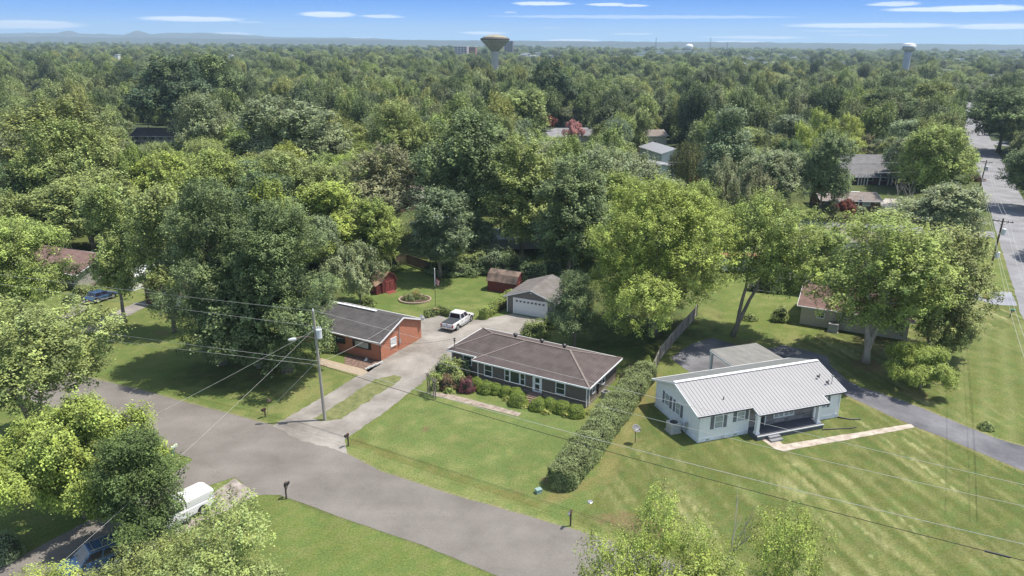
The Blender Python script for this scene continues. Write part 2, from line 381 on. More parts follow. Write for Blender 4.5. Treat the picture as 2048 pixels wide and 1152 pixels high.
def pave(name, pts, m, z=.012, rough=.12, world_pts=False, label=None, seg=.3):
    P = pts if world_pts else GP(*pts); Q = []; rr = random.Random(len(name) * 7 + len(pts))
    for i in range(len(P)):
        a = Vector(P[i]); b2 = Vector(P[(i + 1) % len(P)]); l = (b2 - a).length; k = max(1, min(260, int(l / seg))); nr = Vector((-(b2 - a).y, (b2 - a).x)).normalized() if l > 0 else Vector((0, 0))
        for j in range(k):
            p = a + (b2 - a) * (j / k); w_ = 0 if j == 0 else rough * ((float(fbm(np.array(p.x * .9), np.array(p.y * .9), 3)) - .5) * 2.4 + (float(fbm(np.array(p.x * 4.1), np.array(p.y * 4.1), 2)) - .5) * 1.2)
            Q.append(p + nr * w_)
    tr = tessellate_polygon([[Vector((p.x, p.y, 0)) for p in Q]])
    me = bpy.data.meshes.new(name); me.from_pydata([(p.x, p.y, z) for p in Q], [], [tuple(t_) for t_ in tr]); me.update()
    if me.polygons and sum(p.normal.z for p in me.polygons) < 0: me.flip_normals()
    return tag(link_mesh(name, me, m), label, kind='structure')
def asphalt(name, col, col2, streak=(1, 1, 1), wet=0.):
    m = mat(name, col, .9, .12, .22, .25, 40, col2=col2, world=True, detail=9, spec=.3)
    t = m.node_tree; b = t.nodes['Principled BSDF']; z = t.nodes.new('ShaderNodeTexNoise'); z.inputs['Scale'].default_value = 9; z.inputs['Detail'].default_value = 5; z.inputs['Roughness'].default_value = .8
    ge = t.nodes.new('ShaderNodeNewGeometry'); t.links.new(ge.outputs['Position'], z.inputs['Vector'])
    r = t.nodes.new('ShaderNodeMapRange'); r.inputs['From Min'].default_value = .3; r.inputs['From Max'].default_value = .7; r.inputs['To Min'].default_value = .78; r.inputs['To Max'].default_value = 1.22; t.links.new(z.outputs[0], r.inputs[0])
    v = t.nodes.new('ShaderNodeVectorMath'); v.operation = 'SCALE'; t.links.new(t.nodes[m['ramp']].outputs[0], v.inputs[0]); t.links.new(r.outputs[0], v.inputs['Scale'])
    # long tyre-worn streaks along the street
    mp = t.nodes.new('ShaderNodeMapping'); mp.inputs['Rotation'].default_value = (0, 0, R_(29)); mp.inputs['Scale'].default_value = streak; t.links.new(ge.outputs['Position'], mp.inputs[0])
    z3 = t.nodes.new('ShaderNodeTexNoise'); z3.inputs['Scale'].default_value = 1; z3.inputs['Detail'].default_value = 4; t.links.new(mp.outputs[0], z3.inputs['Vector'])
    r3 = t.nodes.new('ShaderNodeMapRange'); r3.inputs['From Min'].default_value = .3; r3.inputs['From Max'].default_value = .7; r3.inputs['To Min'].default_value = .91; r3.inputs['To Max'].default_value = 1.08; t.links.new(z3.outputs[0], r3.inputs[0])
    v2 = t.nodes.new('ShaderNodeVectorMath'); v2.operation = 'SCALE'; t.links.new(v.outputs[0], v2.inputs[0]); t.links.new(r3.outputs[0], v2.inputs['Scale'])
    vo = t.nodes.new('ShaderNodeTexVoronoi'); vo.feature = 'DISTANCE_TO_EDGE'; vo.inputs['Scale'].default_value = .28; wv = t.nodes.new('ShaderNodeVectorMath'); wv.operation = 'ADD'
    nz_ = t.nodes.new('ShaderNodeTexNoise'); nz_.inputs['Scale'].default_value = .9; nz_.inputs['Detail'].default_value = 5; t.links.new(ge.outputs['Position'], nz_.inputs['Vector'])
    sc3 = t.nodes.new('ShaderNodeVectorMath'); sc3.operation = 'SCALE'; sc3.inputs['Scale'].default_value = 2.2; t.links.new(nz_.outputs['Color'], sc3.inputs[0]); t.links.new(ge.outputs['Position'], wv.inputs[0]); t.links.new(sc3.outputs[0], wv.inputs[1]); t.links.new(wv.outputs[0], vo.inputs['Vector'])
    rc_ = t.nodes.new('ShaderNodeMapRange'); rc_.inputs['From Min'].default_value = .002; rc_.inputs['From Max'].default_value = .014; rc_.inputs['To Min'].default_value = .9; rc_.inputs['To Max'].default_value = 1; t.links.new(vo.outputs['Distance'], rc_.inputs[0])
    v3 = t.nodes.new('ShaderNodeVectorMath'); v3.operation = 'SCALE'; t.links.new(v2.outputs[0], v3.inputs[0]); t.links.new(rc_.outputs[0], v3.inputs['Scale']); v2 = v3
    t.links.new(v2.outputs[0], b.inputs['Base Color']); return m
road_m = asphalt('worn asphalt', (.172, .156, .140), (.2, .184, .168), (.03, .35, 1))
gravel = asphalt('pale gravel', (.19, .172, .152), (.33, .308, .28), (.5, .5, 1))
blue_m = asphalt('sealed driveway', (.10, .1, .115), (.2, .2, .215), (.6, .2, 1))
street_m = asphalt('street asphalt', (.21, .21, .225), (.27, .27, .285), (.8, .04, 1))
pave('street', [(-700, 520), (0, 709), (165, 752), (300, 785), (400, 812), (500, 838), (560, 854), (620, 880), (690, 905), (760, 942), (900, 988), (1062, 1034), (1167, 1065), (1217, 1080), (1400, 1142), (1700, 1245), (1500, 1500), (1000, 1154), (850, 1092), (700, 1041), (560, 990), (513, 990), (470, 954), (386, 919), (300, 884), (130, 822), (-300, 700), (-900, 560)], road_m, .012, .05)
pave('gravel_driveway', [(545, 852), (600, 821), (700, 762), (790, 705), (843, 676), (838, 645), (870, 626), (905, 640), (960, 640), (1000, 632), (1026, 628), (1093, 640), (1100, 652), (1060, 668), (960, 690), (900, 735), (850, 760), (760, 832), (690, 878), (694, 908), (660, 897), (610, 884)], gravel, .016, .2)
pave('grass_island', [(655, 842), (640, 843), (625, 838), (655, 822), (700, 792), (750, 758), (790, 750), (804, 754), (795, 764), (740, 800), (685, 838)], mat('island grass', (.12, .145, .045), .95, .25, 1.5, .5, 25, col2=(.17, .175, .07), world=True), .022, .2)
pave('asphalt_driveway', [(386, 919), (470, 954), (361, 991), (204, 1087), (60, 1170), (-150, 1300), (-250, 1260), (0, 1133), (48, 1110), (163, 1049), (270, 985), (352, 945)], road_m, .018, .1)
pave('cracked_driveway', [(470, 956), (514, 991), (466, 1015), (367, 1066), (200, 1170), (80, 1230), (60, 1190), (240, 1090), (408, 998)], mat('stained asphalt', (.2, .17, .15), .9, .3, 1.2, col2=(.34, .3, .27), world=True), .018, .15)
pave('sealed_driveway', [(2300, 1090), (2160, 985), (2048, 942), (1960, 905), (1900, 880), (1827, 852), (1745, 815), (1680, 785), (1600, 790), (1400, 760), (1340, 716), (1380, 690), (1425, 675), (1482, 695), (1545, 697), (1568, 690), (1600, 698), (1655, 712), (1660, 730), (1690, 757), (1720, 774), (1770, 789), (1840, 815), (1920, 848), (1990, 876), (2048, 893), (2200, 950)], blue_m, .014, .12)
sx = Vector((math.cos(R_(-118.3)), math.sin(R_(-118.3)))); sn = Vector((-sx.y, sx.x))
sa = Vector(g(1957, 347)); W2 = 8.0
pave('avenue', [tuple(sa - sx * 330), tuple(sa + sx * 200), tuple(sa + sx * 200 + sn * W2), tuple(sa - sx * 330 + sn * W2)], street_m, .014, .15, True)
q = Vector(g(1985, 462))
pave('side_street', [g(1300, 425), g(1600, 441), g(1860, 454), g(1990, 464), g(1988, 476), g(1860, 469), g(1600, 453), g(1300, 437)], street_m, .018, .1, True)
pave('bluish_driveway', [(1900, 590), (1950, 582), (2022, 584), (2035, 612), (1990, 610), (1950, 598)], asphalt('bluish asphalt', (.2, .215, .25), (.3, .31, .34), (.5, .5, 1)), .02, .1)
pave('far_driveway', [(2100, 300), (1990, 290), (1975, 281), (2100, 290)], street_m, .02, .1)
pave('left_driveway', [(80, 648), (120, 632), (165, 600), (185, 610), (140, 638), (90, 662)], gravel, .016, .1)
pave('shaded_driveway', [(160, 660), (210, 632), (270, 606), (296, 602), (296, 612), (240, 640), (190, 668)], gravel, .016, .1)
pave('far_patio', [(1755, 412), (1770, 397), (1800, 398), (1812, 412), (1790, 418)], concrete, .016, .05)
pave('crossing_road', [(1090, 262), (1135, 250), (1150, 250), (1240, 262), (1250, 268), (1100, 275)], street_m, .02)
wm = brick('walk stone', (.42, .34, .27), (.55, .48, .4), (.55, .52, .46), 1.1, .9, .9, .05)
wm2 = mat('old pavers', (.22, .165, .13), .9, .25, 1.6, col2=(.34, .29, .24), world=True)
pave('stone_path', [(1524, 880), (1546, 869), (1566, 889), (1822, 848), (1829, 855), (1566, 903), (1552, 899)], wm2 if 0 else mat('walk slabs', (.34, .27, .21), .9, .2, 1.3, col2=(.47, .42, .36), world=True), .02, .05)
pave('paver_path', [(866, 783), (905, 789), (1043, 826), (1036, 833), (900, 799), (862, 791)], wm2, .02, .07)
pave('sandstone_path', [(640, 716), (726, 738), (736, 744), (724, 752), (640, 730)], mat('sand slabs', (.36, .29, .21), .9, .15, 2), .02, .03)
pave('mulch_bed', [(690, 710), (765, 718), (762, 728), (735, 745), (690, 728)], mat('mulch', (.085, .055, .045), .95, .6, 4, .8, 20, col2=(.2, .13, .1), world=True), .016, .08)
# ------------------------------------------------------------------ house kit
def side_box(mb, side, pl, u0, u1, d0, d1, z0, z1):
    if side == 'F': mb.box(u0, u1, pl - d1, pl - d0, z0, z1)
    elif side == 'B': mb.box(u0, u1, pl + d0, pl + d1, z0, z1)
    elif side == 'R': mb.box(pl + d0, pl + d1, u0, u1, z0, z1)
    else: mb.box(pl - d1, pl - d0, u0, u1, z0, z1)
def window(par, side, pl, u0, u1, z0, z1, cols=1, rows=2, fr=.09, fm=None, pm=None, shut=0, shm=None, name='window'):
    f = MB(); e = .055
    side_box(f, side, pl, u0 - fr, u0, 0, e, z0 - fr, z1 + fr); side_box(f, side, pl, u1, u1 + fr, 0, e, z0 - fr, z1 + fr)
    side_box(f, side, pl, u0, u1, 0, e, z1, z1 + fr); side_box(f, side, pl, u0, u1, 0, e + .03, z0 - fr, z0)
    for i in range(1, cols):
        u = u0 + (u1 - u0) * i / cols; side_box(f, side, pl, u - .035, u + .035, .002, e - .01, z0, z1)
    for j in range(1, rows):
        zz = z0 + (z1 - z0) * j / rows; side_box(f, side, pl, u0, u1, .004, e - .015, zz - .025, zz + .025)
    o = f.build(name, fm or trimw, par)
    p = MB(); side_box(p, side, pl, u0 + .001, u1 - .001, -.02, .02, z0 + .001, z1 - .001); p.build('pane', pm or glass, o)
    if shut:
        for a, b2 in ((u0 - fr - shut, u0 - fr - .01), (u1 + fr + .01, u1 + fr + shut)):
            s = MB(); side_box(s, side, pl, a, b2, 0, .04, z0 - .05, z1 + .05)
            k = int((z1 - z0) / .09)
            for i in range(k): zz = z0 + (z1 - z0) * (i + .5) / k; side_box(s, side, pl, a + .04, b2 - .04, .04, .055, zz - .02, zz + .02)
            s.build('shutter', shm, par)
    return o
def door(par, side, pl, u0, u1, z0, z1, dm, fm=None, lite=True):
    f = MB()
    for a, b2 in ((u0 - .1, u0), (u1, u1 + .1)): side_box(f, side, pl, a, b2, 0, .06, z0, z1 + .1)
    side_box(f, side, pl, u0, u1, 0, .06, z1, z1 + .1); fo = f.build('door_frame', fm or trimw, par)
    d = MB(); side_box(d, side, pl, u0 + .001, u1 - .001, -.02, .03, z0, z1 - .001); do = d.build('door', dm, par)
    k = MB(); side_box(k, side, pl, u0 + .08, u0 + .13, .03, .09, z0 + .95, z0 + 1.05); k.build('handle', metalg, do)
    if lite:
        p = MB(); side_box(p, side, pl, u0 + .2, u1 - .2, .03, .036, z0 + .2, z0 + .9); side_box(p, side, pl, u0 + .2, u1 - .2, .03, .036, z0 + 1.1, z1 - .25); p.build('pane', glass, do)
    return do
def vent(par, x, y, z, r=.12, h=.35, m=None, cap=True):
    b = MB(); b.tube([(x, y, z - .15), (x, y, z + h)], r, 10)
    if cap: b.lathe([(r * 1.7, h), (r * 1.7, h + .12), (r * .6, h + .22)], 12, (x, y, z))
    return b.build('roof_vent', m or dark, par)
def trim_line(mb, pts, hh=.17, w_=.05, dz=0):
    for i in range(len(pts) - 1):
        a, b2 = Vector(pts[i]), Vector(pts[i + 1]); mb.beam(a + Vector((0, 0, dz)), b2 + Vector((0, 0, dz)), w_, hh)
def gable_house(name, label, cat, o, ang, Lx, D, wz, rise, m_wall, m_roof, ov=.4, gov=.35, group=None, ridge_m=None, found=None, ribs=False, fas=None, yr=None):
    """o = front-left corner; x along the front, y to the back; ridge along x"""
    e = empty(name, (o[0], o[1], 0), R_(ang), label, cat, group); yr = yr or D / 2
    s1 = rise / yr; s2 = rise / (D - yr)
    wb = MB(); wb.extr([(0, 0), (D, 0), (D, wz), (yr, wz + rise), (0, wz)], 0, Lx, 'x'); wb.build('wall', m_wall, e)
    if found:
        fb = MB(); fb.box(-.03, Lx + .03, -.03, D + .03, 0, found[1]); fb.build('foundation', found[0], e)
    rb = MB(); z0 = wz - ov * s1 + .12; z1 = wz - ov * s2 + .12; zr = wz + rise + .12
    rb.slab([[(-gov, -ov, z0), (Lx + gov, -ov, z0), (Lx + gov, yr, zr), (-gov, yr, zr)], [(-gov, yr, zr), (Lx + gov, yr, zr), (Lx + gov, D + ov, z1), (-gov, D + ov, z1)]], .1)
    if ribs:
        k = int((Lx + 2 * gov) / .42)
        for i in range(k + 1):
            x = -gov + (Lx + 2 * gov) * i / k; rb.beam((x, -ov, z0 + .012), (x, yr, zr + .012), .045, .04); rb.beam((x, yr, zr + .012), (x, D + ov, z1 + .012), .045, .04)
    ro = rb.build('roof', m_roof, e)
    tb = MB()
    for x in (-gov - .027, Lx + gov + .027): bt = MB(); trim_line(bt, [(x, -ov, z0 - .08), (x, yr, zr - .08), (x, D + ov, z1 - .08)]); bt.build('bargeboard', fas or trimw, e)
    trim_line(tb, [(-gov, -ov - .05, z0 - .07), (Lx + gov, -ov - .05, z0 - .07)], .13, .1); tb.build('fascia', fas or trimw, e)
    tb = MB(); trim_line(tb, [(-gov, D + ov + .05, z1 - .07), (Lx + gov, D + ov + .05, z1 - .07)], .13, .1); tb.build('fascia', fas or trimw, e)
    if ridge_m:
        q_ = MB(); q_.beam((-gov, yr, zr + .03), (Lx + gov, yr, zr + .03), .28, .05); q_.build('ridge_cap', ridge_m, ro)
    return e
def hip_faces(x0, x1, y0, y1, z0, z1):
    yc = (y0 + y1) / 2; k = (y1 - y0) / 2
    return [[(x0, y0, z0), (x1, y0, z0), (x1 - k, yc, z1), (x0 + k, yc, z1)], [(x1, y0, z0), (x1, y1, z0), (x1 - k, yc, z1)],
            [(x1, y1, z0), (x0, y1, z0), (x0 + k, yc, z1), (x1 - k, yc, z1)], [(x0, y1, z0), (x0, y0, z0), (x0 + k, yc, z1)]]
def hip_house(name, label, cat, o, ang, Lx, D, wz, rise, m_wall, m_roof, ov=.45, group=None, fas=None):
    e = empty(name, (o[0], o[1], 0), R_(ang), label, cat, group)
    MB().box(0, Lx, 0, D, 0, wz).build('wall', m_wall, e)
    MB().slab(hip_faces(-ov, Lx + ov, -ov, D + ov, wz + .02, wz + rise), .1).build('roof', m_roof, e)
    tb = MB(); P = [(-ov - .02, -ov - .02), (Lx + ov + .02, -ov - .02), (Lx + ov + .02, D + ov + .02), (-ov - .02, D + ov + .02)]
    for i in range(4): trim_line(tb, [(*P[i], wz - .02), (*P[(i + 1) % 4], wz - .02)], .14, .06)
    tb.build('fascia', fas or trimw, e); return e
roof_brown = shingle('brown shingles', (.088, .068, .064), (.128, .102, .097))
roof_grey = shingle('charcoal shingles', (.07, .064, .066), (.12, .11, .11))
roof_gar = shingle('garage shingles', (.15, .135, .125), (.22, .2, .19))
roof_red = shingle('reddish brown shingles', (.16, .095, .08), (.25, .16, .14))
roof_pale = shingle('grey shingles', (.17, .165, .17), (.24, .235, .24))
roof_tan = shingle('tan shingles', (.2, .165, .145), (.28, .24, .215))
metal_roof = banded('ribbed metal roof', (.295, .293, .303), (.225, .225, .235), .389, 'x', .16, .5, .05, .5)
metal_back = mat('dull metal roof', (.2, .21, .215), .5, .1, .8)
graywall = banded('dark taupe siding', (.155, .128, .112), (.11, .09, .08), .41, 'x', .05, .75, .1)
garwall = banded('grey board siding', (.17, .16, .15), (.11, .1, .095), .3, 'x', .07, .75, .1)
whitewall = banded('white lap siding', (.83, .83, .83), (.68, .69, .71), .2, 'z', .08, .55, .05)
brick_o = brick('orange brick', (.50, .2, .1), (.40, .145, .072), (.42, .31, .25))
brick_d = brick('dark red brick', (.17, .065, .045), (.12, .05, .035), (.2, .15, .12))
stone = brick('grey fieldstone', (.2, .185, .18), (.42, .38, .38), (.34, .31, .3), .55, .28, .9, .015)
block = brick('foundation block', (.3, .27, .22), (.36, .32, .26), (.2, .18, .15), .4, .2, .9, .012)
whiteblk = banded('white painted block', (.76, .78, .8), (.62, .65, .68), .2, 'z', .07)
beige = banded('beige siding', (.42, .39, .32), (.34, .31, .25), .25, 'xy', .06, .7, .06)
cream = mat('cream siding', (.5, .48, .42), .7, .08, 1)

# ---- dark taupe hip-roofed house
GA = -29.43; gO = Vector((7.79, 69.81)) - Vector((math.cos(R_(GA)), math.sin(R_(GA)))) * 17.45
gh = empty('hip_roof_house', (gO.x, gO.y, 0), R_(GA), 'dark taupe house with brown hip roof, white trim and round clipped bushes along its front', 'house')
MB().prism([(.15, 1.0), (4.3, 1.0), (4.3, 0), (17.45, 0), (17.45, 8.0), (.15, 8.0)], .35, 2.44).build('wall', graywall, gh)
MB().prism([(.13, .98), (4.28, .98), (4.28, -.02), (17.47, -.02), (17.47, 8.02), (.13, 8.02)], 0, .36).build('foundation', block, gh)
ze, zr = 2.52, 3.98
gr = MB().slab([[(3.7, -.42, ze), (17.9, -.42, ze), (13.35, 4.4, zr), (7.9, 4.4, zr)], [(17.9, -.42, ze), (17.9, 8.5, ze), (13.35, 4.4, zr)], [(17.9, 8.5, ze), (-.35, 8.5, ze), (3.55, 4.4, zr), (13.35, 4.4, zr)],
                 [(-.35, 8.5, ze), (-.35, .58, ze), (3.55, 4.4, zr)], [(-.35, .58, ze), (4.55, .58, ze), (7.9, 4.4, zr), (3.55, 4.4, zr)], [(3.7, -.42, ze), (7.9, 4.4, zr), (4.55, .58, ze)], [(3.7, -.42, ze), (4.55, .58, ze), (3.7, .58, ze - .01)]], .1).build('roof', roof_brown, gh)
tb = MB()
for a, b2 in (((3.68, -.45), (17.93, -.45)), ((17.93, -.45), (17.93, 8.53)), ((17.93, 8.53), (-.38, 8.53)), ((-.38, 8.53), (-.38, .55)), ((-.38, .55), (3.68, .55)), ((3.68, .55), (3.68, -.45))): tb.beam((*a, ze - .06), (*b2, ze - .06), .07, .15)
tb.build('fascia', trimw, gh)
rc = MB()
for a, b2 in (((3.7, -.42, ze), (7.9, 4.4, zr)), ((17.9, -.42, ze), (13.35, 4.4, zr)), ((3.55, 4.4, zr), (13.35, 4.4, zr)), ((-.35, .58, ze), (3.55, 4.4, zr)), ((17.9, 8.5, ze), (13.35, 4.4, zr)), ((-.35, 8.5, ze), (3.55, 4.4, zr))):
    rc.beam(Vector(a) + Vector((0, 0, .025)), Vector(b2) + Vector((0, 0, .025)), .2, .05)
rc.build('ridge_cap', mat('weathered ridge shingles', (.21, .175, .155), .9, .15, 4), gr)
window(gh, 'F', 1.0, 1.7, 2.75, 1.12, 2.1); window(gh, 'F', 0, 5.15, 6.05, .85, 2.1)
pwn = window(gh, 'F', 0, 7.75, 8.25, .85, 2.1, fr=.08); window(gh, 'F', 0, 8.42, 9.5, .85, 2.1, rows=1, fr=.08); window(gh, 'F', 0, 9.67, 10.15, .85, 2.1, fr=.08)
door(gh, 'F', 0, 11.25, 12.15, .4, 2.3, trimw)
window(gh, 'F', 0, 13.95, 14.9, .9, 2.1)
window(gh, 'R', 17.45, 1.3, 2.0, 1.1, 2.1); window(gh, 'R', 17.45, 3.9, 4.6, 1.1, 2.1)
for (x, y) in ((.1, .93), (4.22, -.07), (17.38, -.07), (17.5, .3)): MB().box(x, x + .1, y, y + .1, .1, 2.42).build('corner_trim', trimw, gh)
st_ = MB(); st_.box(11.0, 12.4, -1.2, -.03, 0, .38)
for i in range(3): st_.box(11.05, 12.35, -1.5 - i * .3, -1.2 - i * .3, 0, .3 - i * .1)
st_.build('front_steps', mat('brown step stone', (.2, .14, .11), .9, .2, 3), gh)
for x, y in ((6.2, 4.95), (9.6, 4.95), (12.4, 4.95)): vent(gh, x, y, zr - .1, .15, .28)
ms = MB(); ms.tube([(.5, 1.0, 2.0), (.5, 1.0, 3.9)], .04, 8); ms.box(.38, .62, .92, 1.08, 3.6, 3.7); ms.box(.42, .58, .9, 1.1, 3.85, 3.95); ms.build('service_mast', dark, gh)
mt = MB(); mt.box(17.46, 17.6, 2.7, 2.78, .5, 2.6); mt.build('conduit', dark, gh)

# ---- white house with ribbed metal roof
WA = 19.3; wO = g(1394.2, 885.7)
wh = empty('metal_roof_house', (*wO, 0), R_(WA), 'white sided ranch house with ribbed metal roof and stone-backed front porch', 'house')
MB().extr([(0, .3), (8.0, .3), (8.0, 2.92), (4.2, 4.25), (0, 2.92)], 0, 5.65, 'x').extr([(.25, .3), (8.0, .3), (8.0, 2.92), (4.2, 4.25), (.25, 3.0)], 5.66, 13.3, 'x').extr([(0, .3), (8.0, .3), (8.0, 2.92), (4.2, 4.25), (0, 2.92)], 13.31, 16.4, 'x').build('wall', whitewall, wh)
MB().box(-.03, 5.67, -.03, 8.03, 0, .42).box(5.67, 13.3, .24, 8.03, 0, .42).box(13.3, 16.43, -.03, 8.03, 0, .42).build('foundation', whiteblk, wh)
MB().box(5.72, 13.25, .19, .235, .42, 2.92).build('stone_facing', stone, wh)
e0 = 2.92; zr = 4.44
zf = lambda y: e0 + .12 + (y) * (zr - e0 - .12) / 4.2
rf = MB(); rf.slab([[(-.35, -.22, zf(-.22)), (5.75, -.22, zf(-.22)), (5.75, 4.2, zr), (-.35, 4.2, zr)], [(5.75, -1.22, zf(-1.22)), (13.9, -1.22, zf(-1.22)), (13.9, 4.2, zr), (5.75, 4.2, zr)], [(13.9, -.22, zf(-.22)), (16.8, -.22, zf(-.22)), (16.8, 4.2, zr), (13.9, 4.2, zr)]], .07)
k = 44
for i in range(k + 1):
    x = -.33 + .389 * i; y0 = -1.22 if 5.75 < x < 13.9 else -.22; rf.beam((x, y0, zf(y0) + .008), (x, 4.2, zr + .008), .04, .03)
ro = rf.build('roof', metal_roof, wh)
MB().slab([[(-.35, 4.2, zr - .003), (16.8, 4.2, zr - .003), (16.8, 8.4, e0 + .05), (-.35, 8.4, e0 + .05)]], .07).build('rear_roof', metal_back, wh)
MB().beam((-.36, 4.2, zr + .04), (16.81, 4.2, zr + .04), .4, .05).build('ridge_cap', trimw, ro)
tb = MB()
for x in (-.38, 16.83): tb.beam((x, -.22, zf(-.22) - .08), (x, 4.2, zr - .08), .05, .18); tb.beam((x, 4.2, zr - .08), (x, 8.4, e0 - .02), .05, .18)
for a, b2, y in ((-.35, 5.75, -.26), (5.75, 13.9, -1.26), (13.9, 16.8, -.26)): tb.beam((a, y, zf(y) - .1), (b2, y, zf(y) - .1), .06, .14)
for x in (5.72, 13.93): tb.beam((x, -1.22, zf(-1.22) - .09), (x, -.22, zf(-.22) - .09), .04, .15)
tb.beam((-.35, 8.45, e0 - .03), (16.8, 8.45, e0 - .03), .06, .14); tb.build('fascia', trimw, wh)
gt = MB()
for a, b2, y in ((-.35, 5.7, -.34), (5.75, 13.9, -1.34), (13.95, 16.8, -.34)): gt.beam((a, y, zf(y) - .07), (b2, y, zf(y) - .07), .1, .09)
gt.build('gutter', dark, wh)
shm = banded('grey louvred shutter', (.2, .205, .21), (.13, .13, .135), .09, 'z', .2)
window(wh, 'F', 0, 1.75, 2.6, 1.25, 2.5, shut=.38, shm=shm, pm=curtain); window(wh, 'F', 0, 4.25, 5.0, 1.6, 2.55, shut=.38, shm=shm, pm=curtain)
window(wh, 'F', 0, 14.1, 14.7, 1.4, 2.5, shut=.35, shm=shm, pm=curtain)
window(wh, 'L', 0, 3.3, 4.05, 1.2, 2.4, shut=.4, shm=shm, pm=curtain); window(wh, 'L', 0, 5.35, 6.1, 1.2, 2.4, shut=.4, shm=shm, pm=curtain)
window(wh, 'F', .19, 8.7, 9.75, 1.15, 2.2, rows=1, cols=2, pm=curtain); window(wh, 'F', .19, 9.9, 10.95, 1.15, 2.2, rows=1, cols=2, pm=curtain)
door(wh, 'F', .19, 6.75, 7.6, .49, 2.4, mat('dark door', (.05, .05, .055), .5), trimw)
pfm = mat('dark porch paint', (.10, .105, .125), .6, .1, 2)
MB().box(5.62, 13.35, -1.5, .18, 0, .48).build('porch_floor', pfm, wh); MB().box(5.6, 13.37, -1.56, -1.501, .41, .5).build('porch_edge', trimw, wh)
for x in (5.85, 12.95):
    c = MB(); c.box(x - .17, x + .17, -1.17, -.83, .48, 2.48); c.box(x - .22, x + .22, -1.22, -.78, .481, .68); c.box(x - .21, x + .21, -1.21, -.79, 2.33, 2.47); c.build('porch_column', trimw, wh)
MB().box(5.7, 13.88, -1.12, -1.0, 2.48, 2.62).build('porch_beam', trimw, wh)
MB().box(6.75, 8.0, -1.9, -1.57, 0, .36).box(6.7, 8.05, -2.25, -1.901, 0, .18).build('porch_steps', mat('grey steps', (.24, .24, .25), .8, .15, 3), wh)
for (x, y, m_) in ((3.35, 1.2, dark),): vent(wh, x, y, zf(y) + .02, .05, .3, m_, False)
sm_ = MB(); sm_.tube([(15.9, .9, 2.8), (15.9, .9, 4.2)], .035, 8); sm_.box(15.82, 15.98, .8, 1.0, 4.15, 4.3); sm_.build('service_mast', metalg, wh)
for (x, y) in ((15.2, 1.9), (15.6, 1.0)):
    a = MB(); a.tube([(x, y, zf(y)), (x, y, zf(y) + .45), (x - .3, y - .1, zf(y) + .3)], .03, 6); a.box(x - .4, x - .25, y - .2, y, zf(y) + .2, zf(y) + .35); a.build('antenna_bracket', black, wh)
for x in (.05, 16.3): MB().box(x - .05, x + .05, -.14, -.06, .1, 2.9).build('downspout', trimw, wh)
MB().tube([(16.3, -.15, .1), (17.2, -.9, .05), (18.2, -1.2, .05)], .07, 8).build('drain_pipe', black, wh); MB().tube([(13.0, -1.75, .08), (16.0, -2.4, .06), (16.6, -2.4, .05)], .05, 8).build('drain_pipe', black, wh)
for x in (.9, 2.6, 4.0): MB().box(x, x + .35, -.05, -.031, .12, .28).build('crawl_vent', metalg, wh)
def ac_unit(o, ang, sz, label, m):
    e = empty('air_conditioner', (*o, 0), R_(ang), label, 'air conditioner'); s = sz / 2
    MB().box(-s - .1, s + .1, -s - .1, s + .1, 0, .08).build('pad', concrete, e)
    b = MB(); b.box(-s, s, -s, s, .081, sz * .95); ob = b.build('casing', m, e)
    f = MB(); f.lathe([(s * .75, sz * .951), (s * .75, sz * .97), (s * .6, sz * .975)], 18); f.build('fan_guard', dark, e)
    gl = MB()
    for i in range(7):
        z = .18 + i * .1 * sz; gl.box(-s - .012, s + .012, -s - .012, s + .012, z, z + .02)
    gl.build('louvres', metalg, e); return e
lw = lambda e, x, y: (Matrix.Translation(e.location) @ Matrix.Rotation(e.rotation_euler.z, 4, 'Z') @ Vector((x, y, 0))).xy
ac_unit(lw(wh, -1.0, 2.7), WA, 1.05, 'cream air conditioner beside the gable wall of the white house', mat('cream metal', (.5, .5, .46), .5))
mt_ = MB(); mt_.lathe([(.14, 0), (.16, .1), (.1, .14)], 12, (0, 0, 1.2)); mt_.box(-.1, .1, -.08, .08, .5, 1.2); mt_.tube([(0, 0, 0), (0, 0, .5)], .04, 6)
q = lw(wh, -.2, 1.75); o = mt_.build('gas_meter', metalg); o.location = (q.x, q.y, 0); tag(o, 'grey utility meter on the white gable wall next to the air conditioner', 'meter')
ac_unit(lw(gh, 18.2, 3.3), GA, .75, 'small round-topped air conditioner between the taupe house and the hedge', mat('grey metal', (.28, .29, .3), .5))
# carport
cp = empty('carport', (*wO, 0), R_(WA), 'white open carport with flat ribbed metal roof behind the white house', 'carport')
P0, P1, P2, P3 = (10.0, 8.2, 2.65), (16.6, 7.5, 2.65), (16.2, 13.4, 2.85), (9.95, 13.4, 2.85)
cr = MB().slab([[P0, P1, P2, P3]], .08)
for i in range(20):
    t_ = i / 19; a = Vector(P0).lerp(Vector(P3), t_); b2 = Vector(P1).lerp(Vector(P2), t_); cr.beam(a + Vector((0, 0, .012)), b2 + Vector((0, 0, .012)), .05, .04)
cr.build('roof', mat('carport metal', (.27, .265, .25), .5, .12, 1.2), cp)
cb = MB()
for a, b2 in ((P0, P3), (P3, P2), (P2, P1), (P0, P1)): cb.beam(Vector(a) - Vector((0, 0, .17)), Vector(b2) - Vector((0, 0, .17)), .14, .2)
cb.build('beam', trimw, cp)
for (x, y) in ((10.1, 13.25), (16.0, 13.25), (10.15, 8.75), (16.3, 8.75)): MB().box(x - .14, x + .14, y - .14, y + .14, 0, 2.58).build('post', trimw, cp)

